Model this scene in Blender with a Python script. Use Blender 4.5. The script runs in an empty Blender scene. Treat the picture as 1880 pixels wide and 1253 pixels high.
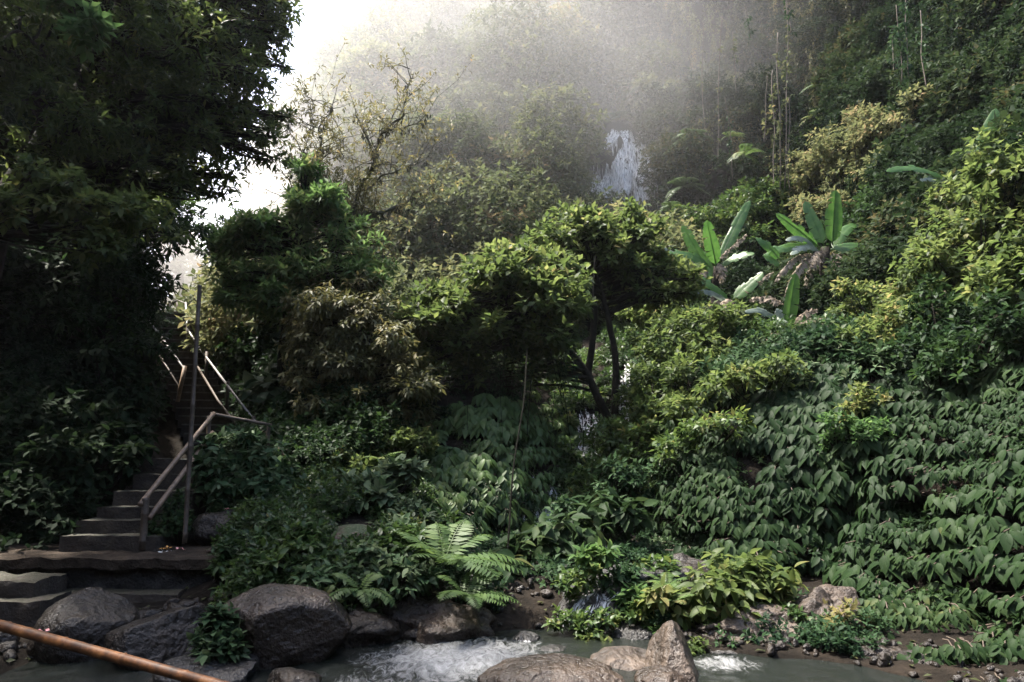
import bpy, math, random
import numpy as np
from math import radians, sin, cos, pi, tan, atan

# ------------------------------------------------------------------ scene
S = bpy.context.scene
COL = S.collection
FPX = 1253.0
PITCH = radians(9.5)
EYE = 1.7
UP = np.array([0., 0., 1.])


def W(px, py, Y):
    """world point seen at photo pixel (px, py) at ground distance Y"""
    u = (px - 940.0) / FPX
    v = (626.5 - py) / FPX
    d = np.array([u, cos(PITCH) - v * sin(PITCH), sin(PITCH) + v * cos(PITCH)])
    return np.array([0, 0, EYE]) + d * (Y / d[1])


def X_of(px, Y, z):
    f = Y * cos(PITCH) + (z - EYE) * sin(PITCH)
    return (px - 940.0) / FPX * f


def proj(P):
    P = np.asarray(P, float)
    y = P[..., 1]; z = P[..., 2] - EYE
    f = y * cos(PITCH) + z * sin(PITCH)
    u = -y * sin(PITCH) + z * cos(PITCH)
    f = np.maximum(f, 1e-3)
    return 940 + FPX * P[..., 0] / f, 626.5 - FPX * u / f


def nrmz(a):
    a = np.asarray(a, float)
    return a / np.maximum(np.linalg.norm(a, axis=-1, keepdims=True), 1e-9)


def _hash(i, j, k, seed):
    h = (i * 374761393 + j * 668265263 + k * 2147483647 + seed * 974711) & 0xFFFFFFFF
    h = ((h ^ (h >> 13)) * 1274126177) & 0xFFFFFFFF
    h = h ^ (h >> 16)
    return (h & 0xFFFF) / 65535.0


def vnoise(P, freq=1.0, seed=0, octaves=1):
    P = np.asarray(P, float) * freq
    out = np.zeros(P.shape[:-1]); amp = 1.0; tot = 0.0
    for o in range(octaves):
        Q = P * (2.03 ** o) + seed * 17.31 + o * 5.7
        I = np.floor(Q).astype(np.int64); f = Q - I
        f = f * f * (3 - 2 * f)
        r = 0
        for a in (0, 1):
            for b in (0, 1):
                for c in (0, 1):
                    w = (f[..., 0] if a else 1 - f[..., 0]) * (f[..., 1] if b else 1 - f[..., 1]) * (f[..., 2] if c else 1 - f[..., 2])
                    r = r + w * _hash(I[..., 0] + a, I[..., 1] + b, I[..., 2] + c, seed + o)
        out += amp * r; tot += amp; amp *= 0.5
    return out / tot          # 0..1


# ------------------------------------------------------------------ mesh helpers
def mesh_from(name, V, Fq, mats, parent=None, smooth=False, tint=None, midx=None):
    """V (n,3), Fq (m,4) quads (or (m,3))"""
    V = np.ascontiguousarray(V, np.float32); Fq = np.ascontiguousarray(Fq, np.int32)
    me = bpy.data.meshes.new(name)
    me.vertices.add(len(V)); me.vertices.foreach_set("co", V.ravel())
    k = Fq.shape[1]
    me.loops.add(Fq.size); me.loops.foreach_set("vertex_index", Fq.ravel())
    me.polygons.add(len(Fq)); me.polygons.foreach_set("loop_start", np.arange(0, Fq.size, k, dtype=np.int32))
    if not isinstance(mats, (list, tuple)):
        mats = [mats]
    for m in mats:
        me.materials.append(m)
    if midx is not None:
        me.polygons.foreach_set("material_index", np.asarray(midx, np.int32))
    if smooth:
        me.polygons.foreach_set("use_smooth", np.ones(len(Fq), bool))
    if tint is not None:
        a = me.attributes.new("tint", 'FLOAT', 'FACE')
        a.data.foreach_set("value", np.asarray(tint, np.float32))
    me.update(calc_edges=True)
    ob = bpy.data.objects.new(name, me)
    COL.objects.link(ob)
    if parent is not None:
        ob.parent = parent
        ob.location = (-parent.location[0], -parent.location[1], -parent.location[2])
    return ob


def tag(o, label=None, cat=None, group=None, kind=None):
    if label: o["label"] = label
    if cat: o["category"] = cat
    if group: o["group"] = group
    if kind: o["kind"] = kind
    return o


def empty(name, loc, label, cat, group=None):
    o = bpy.data.objects.new(name, None)
    o.empty_display_size = 0.1
    o.location = [float(c) for c in loc]
    COL.objects.link(o)
    return tag(o, label, cat, group)


class MB:
    """collects quads"""
    def __init__(s):
        s.V = []; s.F = []; s.n = 0

    def add(s, V, F):
        V = np.asarray(V, float).reshape(-1, 3); F = np.asarray(F, int)
        s.V.append(V); s.F.append(F + s.n); s.n += len(V)

    def tube(s, pts, radii, n=7, knobs=None, cap=True):
        pts = np.asarray(pts, float); m = len(pts)
        radii = np.broadcast_to(np.asarray(radii, float), (m,)) if np.ndim(radii) else np.full(m, float(radii))
        t = np.gradient(pts, axis=0); t = nrmz(t)
        ref = np.array([1., 0, 0]) if abs(t[0][2]) > 0.8 else UP
        rings = []
        a = np.arange(n) * 2 * pi / n
        u = nrmz(np.cross(t[0], ref))
        for i in range(m):
            u = u - t[i] * np.dot(u, t[i]); u = u / max(np.linalg.norm(u), 1e-9)
            v = np.cross(t[i], u)
            rings.append(pts[i] + radii[i] * (np.cos(a)[:, None] * u + np.sin(a)[:, None] * v))
        V = np.concatenate(rings)
        F = []
        for i in range(m - 1):
            for j in range(n):
                F.append((i * n + j, i * n + (j + 1) % n, (i + 1) * n + (j + 1) % n, (i + 1) * n + j))
        nv = len(V)
        if cap:
            V = np.concatenate([V, pts[:1], pts[-1:]])
            for j in range(0, n):
                F.append((nv, (j + 1) % n, j, nv)) if False else None
            e = (m - 1) * n
            for j in range(0, n - 1, 2):
                k2 = (j + 2) % n
                F.append((nv, k2, j + 1, j)); F.append((nv + 1, e + j, e + j + 1, e + k2))
            if n % 2:
                pass
        s.add(V, F)

    def box(s, c, size, rot=0.0, jit=0.0, rng=None, div=1):
        hx, hy, hz = [q / 2 for q in size]
        V = np.array([(x, y, z) for z in (-hz, hz) for y in (-hy, hy) for x in (-hx, hx)], float)
        if rng is not None and jit: V += rng.normal(0, jit, V.shape)
        R = np.array([[cos(rot), -sin(rot), 0], [sin(rot), cos(rot), 0], [0, 0, 1]])
        s.add(V @ R.T + np.asarray(c), [(0, 2, 3, 1), (4, 5, 7, 6), (0, 1, 5, 4), (2, 6, 7, 3), (0, 4, 6, 2), (1, 3, 7, 5)])

    def build(s, name, mats, parent=None, smooth=False):
        return mesh_from(name, np.concatenate(s.V), np.concatenate(s.F), mats, parent, smooth)


# leaf templates: x lateral, y along, z normal
def T_simple(w=0.26, fold=0.07, droop=0.10):
    V = np.array([(0, 0, 0), (w, .42, fold), (0, .45, 0), (-w, .42, fold), (0, 1, -droop)], float)
    F = np.array([(0, 1, 4, 2), (0, 2, 4, 3)])
    return V, F


def T_broad(w=0.24, fold=0.05, droop=0.22, st=(0, .12, .32, .55, .8, 1.0), prof=(.06, .62, 1., .96, .52, .02)):
    V = []; F = []
    for t, p in zip(st, prof):
        z = -droop * t * t
        V += [(-w * p, t, z + fold * p), (0, t, z), (w * p, t, z + fold * p)]
    for i in range(len(st) - 1):
        a = 3 * i
        F += [(a, a + 1, a + 4, a + 3), (a + 1, a + 2, a + 5, a + 4)]
    return np.array(V, float), np.array(F)


TS = T_simple()
TN = T_simple(0.16, 0.04, 0.12)
TP = T_simple(0.13, 0.01, 0.06)      # fern pinna
TB = T_broad()
TV = T_broad(0.24, 0.07, 0.30)


class LC:
    """leaf cloud"""
    def __init__(s, seed):
        s.rng = np.random.default_rng(seed); s.a = []

    def add(s, pos, d, nr, ln, tint, wid=1.0):
        n = len(pos)
        s.a.append((np.asarray(pos, float), nrmz(d), np.asarray(nr, float),
                    np.broadcast_to(np.asarray(ln, float), (n,)), np.broadcast_to(np.asarray(tint, float), (n,)),
                    np.broadcast_to(np.asarray(wid, float), (n,))))

    def sprigs(s, P, A, n=6, L=0.14, stem=0.5, spread=0.9, droop=0.25, tint=0.4, tj=0.15, upn=1.0):
        r = s.rng; M = len(P); A = nrmz(A)
        ref = nrmz(r.normal(size=(M, 3)))
        U = nrmz(np.cross(A, ref)); V = np.cross(A, U)
        tint = np.broadcast_to(np.asarray(tint, float), (M,)); L = np.broadcast_to(np.asarray(L, float), (M,))
        ph = r.uniform(0, 6.28, M)
        for k in range(n):
            t = (k + 0.6) / n
            an = ph + k * 2.4
            rad = np.cos(an)[:, None] * U + np.sin(an)[:, None] * V
            sp = spread * (1.15 - 0.5 * t)
            d = A * (0.25 + 0.7 * t) + rad * sp - UP * droop + r.normal(0, .18, (M, 3))
            nr = UP * upn + A * 0.4 + r.normal(0, .35, (M, 3))
            ln = L * r.uniform(.7, 1.15, M)
            s.add(P + A * (L * stem * 2.0 * (t - .3))[:, None], d, nr, ln, np.clip(tint + r.normal(0, tj, M), 0, 1))

    def lobe(s, c, rad, M, n=6, L=0.14, tint=0.4, thr=0.36, freq=1.6, shell=0.55, up=0.35, droop=0.25, low=-0.75, spread=0.9, stem=.5, tvar=.28, tj=.13):
        r = s.rng
        D = nrmz(r.normal(size=(int(M * 1.6), 3)))
        D = D[D[:, 2] > low + r.uniform(-.2, .2, len(D))]
        rr = shell + (1 - shell) * np.sqrt(r.uniform(0, 1, len(D)))
        lump = 0.55 + 0.85 * vnoise(D * 1.0 + np.asarray(c) * .37, 2.6, 3, 3) + np.where(r.random(len(D)) < .07, r.uniform(.05, .3, len(D)), 0)
        P = np.asarray(c) + D * np.asarray(rad) * (rr * lump)[:, None]
        keep = vnoise(P, freq / max(np.mean(rad), .2), 7, 2) > thr
        P = P[keep][:M]; D = D[keep][:M]
        A = D * .8 + UP * up + r.normal(0, .35, P.shape)
        tt = tint + tvar * (vnoise(P, 2.0 / max(np.mean(rad), .3), 11) - .5) * 2
        s.sprigs(P, A, n, L, stem, spread, droop, tt, tj)
        return P

    def frond(s, base, d, L, tint=0.5, arch=0.6, npin=18, wid=0.22, up=UP):
        """fern frond: rachis from base along d, arching down"""
        r = s.rng; d = nrmz(d)
        t = (np.arange(npin) + 1.0) / npin
        pts = np.asarray(base) + L * (d * t[:, None] - UP * (arch * t ** 2)[:, None] * .55)
        tan_ = nrmz(d - UP * (arch * 1.1 * t)[:, None])
        side = nrmz(np.cross(tan_, UP)); nm = np.cross(side, tan_)
        pl = L * wid * np.sin(np.clip(t * .92 + .12, 0, 1) * pi) ** .75 + .012 * L
        for sg in (-1, 1):
            dd = side * sg + tan_ * .45 - UP * .22 + r.normal(0, .05, (npin, 3))
            s.add(pts, dd, nm + r.normal(0, .12, (npin, 3)), pl, np.clip(tint + r.normal(0, .06, npin), 0, 1))
        # rachis as slender blades
        s.add(pts[:-1:2], np.roll(pts, -2, 0)[:-1:2] - pts[:-1:2] + 1e-6, nm[:-1:2], L * 2.4 / npin, tint, .35)

    def build(s, name, mat, parent=None, tmpl=TS):
        if not s.a: return None
        pos, d, nr, ln, ti, wi = [np.concatenate([q[i] for q in s.a]) for i in range(6)]
        x = nrmz(np.cross(d, nr)); n = np.cross(x, d)
        TVx, TF = tmpl
        V = (pos[:, None, :] + ln[:, None, None] * (TVx[None, :, 0:1] * wi[:, None, None] * x[:, None, :]
             + TVx[None, :, 1:2] * d[:, None, :] + TVx[None, :, 2:3] * n[:, None, :]))
        N, k = V.shape[:2]
        F = (TF[None] + (np.arange(N) * k)[:, None, None]).reshape(-1, 4)
        return mesh_from(name, V.reshape(-1, 3), F, mat, parent, False, np.repeat(ti, len(TF)))


# ------------------------------------------------------------------ materials
def newmat(name):
    m = bpy.data.materials.new(name); m.use_nodes = True
    nt = m.node_tree; nt.nodes.clear()
    return m, nt, nt.nodes.new, nt.links.new


def leafmat(name, cols, rough=.45, transl=.35, spec=.26, pos=(0, .45, .8, 1)):
    m, nt, N, Lk = newmat(name)
    out = N('ShaderNodeOutputMaterial'); at = N('ShaderNodeAttribute'); at.attribute_name = 'tint'
    rp = N('ShaderNodeValToRGB'); e = rp.color_ramp.elements
    while len(e) < len(cols): e.new(.5)
    for i, (p, c) in enumerate(zip(pos, cols)):
        e[i].position = p; e[i].color = (c[0] * .78, c[1] * .78, c[2] * .78, 1)
    tc = N('ShaderNodeTexCoord'); nz = N('ShaderNodeTexNoise'); nz.inputs['Scale'].default_value = 9; nz.inputs['Detail'].default_value = 2
    Lk(tc.outputs['Object'], nz.inputs['Vector'])
    mt = N('ShaderNodeMath'); mt.operation = 'MULTIPLY_ADD'; mt.inputs[1].default_value = .5; 
    Lk(nz.outputs['Fac'], mt.inputs[0])
    sb = N('ShaderNodeMath'); sb.operation = 'SUBTRACT'; sb.inputs[1].default_value = .25
    Lk(at.outputs['Fac'], sb.inputs[0]); Lk(sb.outputs[0], mt.inputs[2])
    Lk(mt.outputs[0], rp.inputs['Fac'])
    pb = N('ShaderNodeBsdfPrincipled'); pb.inputs['Roughness'].default_value = rough
    pb.inputs['Specular IOR Level'].default_value = spec
    tr = N('ShaderNodeBsdfTranslucent'); mx = N('ShaderNodeMixShader'); mx.inputs[0].default_value = transl
    hs = N('ShaderNodeHueSaturation'); hs.inputs['Hue'].default_value = .485; hs.inputs['Value'].default_value = 1.6
    Lk(rp.outputs[0], pb.inputs['Base Color']); Lk(rp.outputs[0], hs.inputs['Color']); Lk(hs.outputs[0], tr.inputs[0])
    Lk(pb.outputs[0], mx.inputs[1]); Lk(tr.outputs[0], mx.inputs[2]); Lk(mx.outputs[0], out.inputs[0])
    return m


def rockmat(name, c1, c2, c3, scale=3., rough=.6, bump=.5, moss=None, spec=.4, rr=.25):
    m, nt, N, Lk = newmat(name)
    out = N('ShaderNodeOutputMaterial'); tc = N('ShaderNodeTexCoord')
    a = N('ShaderNodeTexNoise'); a.inputs['Scale'].default_value = scale; a.inputs['Detail'].default_value = 8; a.inputs['Roughness'].default_value = .65
    b = N('ShaderNodeTexNoise'); b.inputs['Scale'].default_value = scale * 9; b.inputs['Detail'].default_value = 6
    v = N('ShaderNodeTexVoronoi'); v.inputs['Scale'].default_value = scale * 2.2; v.feature = 'DISTANCE_TO_EDGE'
    for q in (a, b, v): Lk(tc.outputs['Object'], q.inputs['Vector'])
    rp = N('ShaderNodeValToRGB'); e = rp.color_ramp.elements; e.new(.5)
    for i, (p, c) in enumerate(((.32, c1), (.5, c2), (.68, c3))): e[i].position = p; e[i].color = (c[0] * .72, c[1] * .72, c[2] * .72, 1)
    Lk(a.outputs['Fac'], rp.inputs['Fac'])
    mu = N('ShaderNodeMix'); mu.data_type = 'RGBA'; mu.blend_type = 'OVERLAY'; mu.inputs['Factor'].default_value = .55
    Lk(rp.outputs[0], mu.inputs['A']); Lk(b.outputs['Fac'], mu.inputs['B'])
    col = mu.outputs['Result']
    if moss:
        g = N('ShaderNodeNewGeometry'); sx = N('ShaderNodeSeparateXYZ'); Lk(g.outputs['Normal'], sx.inputs[0])
        c = N('ShaderNodeTexNoise'); c.inputs['Scale'].default_value = scale * 1.7; c.inputs['Detail'].default_value = 5
        Lk(tc.outputs['Object'], c.inputs['Vector'])
        ad = N('ShaderNodeMath'); ad.operation = 'MULTIPLY'; Lk(sx.outputs['Z'], ad.inputs[0]); Lk(c.outputs['Fac'], ad.inputs[1])
        r2 = N('ShaderNodeValToRGB'); r2.color_ramp.elements[0].position = .33; r2.color_ramp.elements[1].position = .46
        Lk(ad.outputs[0], r2.inputs['Fac'])
        m2 = N('ShaderNodeMix'); m2.data_type = 'RGBA'; m2.inputs['B'].default_value = (*moss, 1)
        Lk(r2.outputs[0], m2.inputs['Factor']); Lk(col, m2.inputs['A']); col = m2.outputs['Result']
    pb = N('ShaderNodeBsdfPrincipled'); pb.inputs['Specular IOR Level'].default_value = spec
    mr = N('ShaderNodeMapRange'); mr.inputs['To Min'].default_value = rough - rr; mr.inputs['To Max'].default_value = rough + rr * .6
    mr.inputs['From Min'].default_value = .3; mr.inputs['From Max'].default_value = .7
    Lk(b.outputs['Fac'], mr.inputs['Value']); Lk(mr.outputs[0], pb.inputs['Roughness'])
    Lk(col, pb.inputs['Base Color'])
    ma = N('ShaderNodeMath'); ma.operation = 'MULTIPLY_ADD'; ma.inputs[1].default_value = .35; Lk(b.outputs['Fac'], ma.inputs[0]); Lk(a.outputs['Fac'], ma.inputs[2])
    bp = N('ShaderNodeBump'); bp.inputs['Strength'].default_value = bump; bp.inputs['Distance'].default_value = .08
    Lk(ma.outputs[0], bp.inputs['Height']); Lk(bp.outputs[0], pb.inputs['Normal'])
    Lk(pb.outputs[0], out.inputs[0])
    return m


def woodmat(name, c1, c2, rough=.6, scale=(6, 6, 60), spec=.4):
    m, nt, N, Lk = newmat(name)
    out = N('ShaderNodeOutputMaterial'); tc = N('ShaderNodeTexCoord')
    a = N('ShaderNodeTexNoise'); a.inputs['Scale'].default_value = 14; a.inputs['Detail'].default_value = 7; a.inputs['Roughness'].default_value = .7
    Lk(tc.outputs['Object'], a.inputs['Vector'])
    rp = N('ShaderNodeValToRGB'); e = rp.color_ramp.elements
    e[0].position = .35; e[0].color = (*c1, 1); e[1].position = .65; e[1].color = (*c2, 1)
    Lk(a.outputs['Fac'], rp.inputs['Fac'])
    pb = N('ShaderNodeBsdfPrincipled'); pb.inputs['Roughness'].default_value = rough; pb.inputs['Specular IOR Level'].default_value = spec
    bp = N('ShaderNodeBump'); bp.inputs['Strength'].default_value = .4; bp.inputs['Distance'].default_value = .01
    Lk(a.outputs['Fac'], bp.inputs['Height']); Lk(bp.outputs[0], pb.inputs['Normal'])
    Lk(rp.outputs[0], pb.inputs['Base Color']); Lk(pb.outputs[0], out.inputs[0])
    return m


M = {}
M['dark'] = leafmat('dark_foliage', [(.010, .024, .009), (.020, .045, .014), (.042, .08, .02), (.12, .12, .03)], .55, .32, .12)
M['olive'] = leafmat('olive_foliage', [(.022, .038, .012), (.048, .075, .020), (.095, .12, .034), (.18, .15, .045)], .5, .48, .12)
M['cliff'] = leafmat('shade_darkened_foliage', [(.007, .016, .007), (.014, .028, .011), (.030, .048, .018), (.08, .07, .03)], .65, .30, .06)  # leaf greens darkened to carry the shade of cliff and stair slope
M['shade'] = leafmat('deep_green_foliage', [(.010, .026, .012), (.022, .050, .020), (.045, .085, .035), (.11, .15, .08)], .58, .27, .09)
M['mid'] = leafmat('mid_green_foliage', [(.018, .04, .012), (.04, .08, .02), (.085, .13, .03), (.20, .19, .06)], .45, .38)
M['yellow'] = leafmat('yellow_green_foliage', [(.026, .05, .014), (.058, .092, .025), (.115, .15, .045), (.20, .18, .07)], .48, .5, .15)
M['brown'] = leafmat('brownish_foliage', [(.042, .052, .019), (.085, .090, .032), (.14, .13, .048), (.20, .155, .07)], .55, .36)
M['bright'] = leafmat('bright_green_foliage', [(.026, .062, .018), (.054, .115, .033), (.095, .165, .05), (.17, .21, .07)], .5, .5, .15)
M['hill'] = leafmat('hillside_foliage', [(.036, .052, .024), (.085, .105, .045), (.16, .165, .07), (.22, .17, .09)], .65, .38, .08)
M['vine'] = leafmat('glossy_vine_leaves', [(.0085, .021, .0075), (.018, .038, .013), (.036, .063, .022), (.085, .095, .032)], .56, .26, .08)
M['vinepale_lifted'] = leafmat('pale_vine_leaves_lifted', [(.020, .045, .012), (.044, .084, .022), (.075, .122, .036), (.13, .15, .05)], .5, .3, .2)  # paler green leaves, colour raised further to make up for the tree's shade
M['fern'] = leafmat('fern_fronds', [(.03, .06, .018), (.06, .11, .03), (.11, .17, .05), (.20, .16, .06)], .5, .42)
M['pale'] = leafmat('thin_pale_foliage', [(.05, .05, .02), (.10, .10, .035), (.16, .15, .06), (.22, .17, .08)], .55, .45)
M['bark'] = rockmat('dark_bark', (.008, .007, .006), (.02, .016, .012), (.04, .033, .023), 6, .85, .6, (.018, .03, .009), .1)
M['rootbark'] = rockmat('dark_root', (.003, .003, .002), (.006, .006, .004), (.012, .012, .008), 8, .95, .6, None, .05)
M['moss'] = rockmat('mossy_bark', (.02, .018, .012), (.045, .045, .02), (.08, .075, .035), 7, .9, .8)
M['twig'] = woodmat('pale_twig', (.05, .04, .03), (.12, .095, .07), .8)
M['vinecord'] = woodmat('liana_bark', (.025, .018, .013), (.08, .06, .042), .8)
M['soil'] = rockmat('damp_soil', (.006, .005, .004), (.013, .0105, .008), (.026, .020, .015), 2.2, .9, .9, None, .06, .05)
M['redsoil'] = rockmat('brown_bank_soil', (.03, .018, .012), (.07, .04, .026), (.11, .07, .05), 3.5, .8, .8, (.03, .045, .015))
M['rock'] = rockmat('brown_wet_rock', (.013, .0085, .0055), (.034, .023, .0155), (.075, .052, .036), 2.6, .42, 1.1, None, .4)
M['rockdark'] = rockmat('dark_boulder', (.0065, .0046, .0032), (.016, .0112, .0078), (.040, .029, .020), 2.4, .45, 1.1, None, .35)
M['rockgrey'] = rockmat('grey_wet_rock', (.007, .0065, .006), (.018, .0165, .015), (.055, .050, .046), 2.6, .45, 1.2, None, .45)
M['rockpale'] = rockmat('pale_bank_rock', (.018, .013, .009), (.060, .043, .031), (.14, .105, .078), 2.3, .55, 1.2, None, .4)
M['rockblack'] = rockmat('dark_cliff_rock', (.005, .005, .0055), (.012, .012, .013), (.028, .028, .030), 1.6, .5, 1., (.012, .022, .009), .4)
M['concrete'] = rockmat('mossy_concrete', (.012, .009, .006), (.034, .025, .017), (.072, .054, .037), 4.5, .8, .6, (.020, .018, .008))
M['nosing'] = rockmat('worn_step_edge', (.05, .045, .038), (.12, .11, .095), (.22, .20, .18), 6, .8, .6)
M['earth'] = rockmat('trodden_earth', (.017, .013, .009), (.042, .031, .022), (.085, .063, .046), 5, .85, .9, None, .1)
M['wall'] = rockmat('dark_stone_wall', (.008, .007, .006), (.022, .02, .017), (.05, .044, .038), 5., .75, 1., (.014, .022, .008))
M['bamboo'] = woodmat('old_bamboo', (.09, .058, .036), (.23, .155, .10), .55)
M['bamboodark'] = woodmat('weathered_bamboo', (.03, .022, .015), (.085, .06, .04), .6)
M['pipe'] = woodmat('worn_pale_pipe', (.16, .15, .14), (.34, .32, .30), .4)
M['litter'] = woodmat('white_paper', (.5, .48, .45), (.8, .78, .75), .7)
M['pink'] = woodmat('pink_petals', (.6, .22, .2), (.8, .4, .36), .7)
M['orange'] = woodmat('orange_petals', (.55, .22, .05), (.7, .4, .1), .7)

# foreground bamboo with joint rings and dark mottling
m, nt, N, Lk = newmat('orange_bamboo')
out = N('ShaderNodeOutputMaterial'); tc = N('ShaderNodeTexCoord')
a = N('ShaderNodeTexNoise'); a.inputs['Scale'].default_value = 9; a.inputs['Detail'].default_value = 8; a.inputs['Roughness'].default_value = .7
Lk(tc.outputs['Object'], a.inputs['Vector'])
rp = N('ShaderNodeValToRGB'); e = rp.color_ramp.elements; e.new(.5)
for i, (p, c) in enumerate(((.34, (.014, .006, .003)), (.52, (.085, .032, .009)), (.72, (.24, .105, .034)))): e[i].position = p; e[i].color = (*c, 1)
Lk(a.outputs['Fac'], rp.inputs['Fac'])
pb = N('ShaderNodeBsdfPrincipled'); pb.inputs['Roughness'].default_value = .58; pb.inputs['Specular IOR Level'].default_value = .25
bp = N('ShaderNodeBump'); bp.inputs['Strength'].default_value = .25; bp.inputs['Distance'].default_value = .01
Lk(a.outputs['Fac'], bp.inputs['Height']); Lk(bp.outputs[0], pb.inputs['Normal'])
Lk(rp.outputs[0], pb.inputs['Base Color']); Lk(pb.outputs[0], out.inputs[0])
M['bambooorange'] = m


def bananamat(name, c, c2, transl, rough=.4):
    m, nt, N, Lk = newmat(name)
    out = N('ShaderNodeOutputMaterial'); tc = N('ShaderNodeTexCoord')
    nz = N('ShaderNodeTexNoise'); nz.inputs['Scale'].default_value = 6; nz.inputs['Detail'].default_value = 6
    Lk(tc.outputs['Object'], nz.inputs['Vector'])
    rp = N('ShaderNodeValToRGB'); rp.color_ramp.elements[0].position = .35; rp.color_ramp.elements[1].position = .7
    rp.color_ramp.elements[0].color = (*c, 1); rp.color_ramp.elements[1].color = (*c2, 1)
    Lk(nz.outputs['Fac'], rp.inputs['Fac'])
    pb = N('ShaderNodeBsdfPrincipled'); pb.inputs['Roughness'].default_value = rough
    bp = N('ShaderNodeBump'); bp.inputs['Strength'].default_value = .5; bp.inputs['Distance'].default_value = .02
    Lk(nz.outputs['Fac'], bp.inputs['Height']); Lk(bp.outputs[0], pb.inputs['Normal'])
    tr = N('ShaderNodeBsdfTranslucent'); mx = N('ShaderNodeMixShader'); mx.inputs[0].default_value = transl
    hs = N('ShaderNodeHueSaturation'); hs.inputs['Value'].default_value = 1.7
    Lk(rp.outputs[0], pb.inputs['Base Color']); Lk(rp.outputs[0], hs.inputs['Color']); Lk(hs.outputs[0], tr.inputs[0])
    Lk(pb.outputs[0], mx.inputs[1]); Lk(tr.outputs[0], mx.inputs[2]); Lk(mx.outputs[0], out.inputs[0])
    return m


M['ban'] = bananamat('banana_leaf', (.034, .088, .016), (.068, .14, .028), .5)
M['banpale'] = bananamat('pale_banana_leaf', (.10, .13, .10), (.18, .21, .165), .3, .4)
M['bandead'] = bananamat('dry_banana_leaf', (.10, .082, .060), (.27, .215, .16), .3, .8)

# water
m, nt, N, Lk = newmat('stream_water')
out = N('ShaderNodeOutputMaterial'); tc = N('ShaderNodeTexCoord')
at = N('ShaderNodeAttribute'); at.attribute_name = 'foam'
n1 = N('ShaderNodeTexNoise'); n1.inputs['Scale'].default_value = 7; n1.inputs['Detail'].default_value = 10; n1.inputs['Roughness'].default_value = .75; n1.inputs['Distortion'].default_value = 1.6
mp = N('ShaderNodeMapping'); mp.inputs['Scale'].default_value = (1.7, .9, 1); mp.inputs['Rotation'].default_value = (0, 0, .45)
Lk(tc.outputs['Object'], mp.inputs[0]); Lk(mp.outputs[0], n1.inputs['Vector'])
ad = N('ShaderNodeMath'); ad.operation = 'ADD'; Lk(at.outputs['Fac'], ad.inputs[0]); Lk(n1.outputs['Fac'], ad.inputs[1])
rp = N('ShaderNodeValToRGB'); rp.color_ramp.elements[0].position = .93; rp.color_ramp.elements[1].position = 1.0
sc_ = N('ShaderNodeMath'); sc_.operation = 'MULTIPLY'; sc_.inputs[1].default_value = .75; Lk(ad.outputs[0], sc_.inputs[0])
rp.color_ramp.elements[0].position = .56; rp.color_ramp.elements[1].position = .84
Lk(sc_.outputs[0], rp.inputs['Fac'])
pw = N('ShaderNodeBsdfPrincipled'); pw.inputs['Base Color'].default_value = (.008, .010, .008, 1); pw.inputs['Roughness'].default_value = .06; pw.inputs['IOR'].default_value = 1.33
pf = N('ShaderNodeBsdfPrincipled'); pf.inputs['Base Color'].default_value = (.26, .265, .265, 1); pf.inputs['Roughness'].default_value = .5
bp = N('ShaderNodeBump'); bp.inputs['Strength'].default_value = .5; bp.inputs['Distance'].default_value = .05
Lk(n1.outputs['Fac'], bp.inputs['Height']); Lk(bp.outputs[0], pw.inputs['Normal']); Lk(bp.outputs[0], pf.inputs['Normal'])
mx = N('ShaderNodeMixShader'); Lk(rp.outputs[0], mx.inputs[0]); Lk(pw.outputs[0], mx.inputs[1]); Lk(pf.outputs[0], mx.inputs[2]); Lk(mx.outputs[0], out.inputs[0])
M['water'] = m

m, nt, N, Lk = newmat('falling_water')
out = N('ShaderNodeOutputMaterial'); tc = N('ShaderNodeTexCoord')
n1 = N('ShaderNodeTexNoise'); n1.inputs['Scale'].default_value = 5; n1.inputs['Detail'].default_value = 6; n1.inputs['Roughness'].default_value = .7
mp = N('ShaderNodeMapping'); mp.inputs['Scale'].default_value = (3, 3, .5)
Lk(tc.outputs['Object'], mp.inputs[0]); Lk(mp.outputs[0], n1.inputs['Vector'])
rp = N('ShaderNodeValToRGB'); rp.color_ramp.elements[0].position = .36; rp.color_ramp.elements[1].position = .62; rp.color_ramp.elements[1].color = (.95, .95, .95, 1)
Lk(n1.outputs['Fac'], rp.inputs['Fac'])
pf = N('ShaderNodeBsdfPrincipled'); pf.inputs['Base Color'].default_value = (.84, .84, .84, 1); pf.inputs['Roughness'].default_value = .45
tl = N('ShaderNodeBsdfTranslucent'); tl.inputs[0].default_value = (.8, .8, .82, 1)
m1 = N('ShaderNodeMixShader'); m1.inputs[0].default_value = .45; Lk(pf.outputs[0], m1.inputs[1]); Lk(tl.outputs[0], m1.inputs[2])
tp = N('ShaderNodeBsdfTransparent'); m2 = N('ShaderNodeMixShader')
Lk(rp.outputs[0], m2.inputs[0]); Lk(tp.outputs[0], m2.inputs[1]); Lk(m1.outputs[0], m2.inputs[2]); Lk(m2.outputs[0], out.inputs[0])
M['fall'] = m

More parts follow.
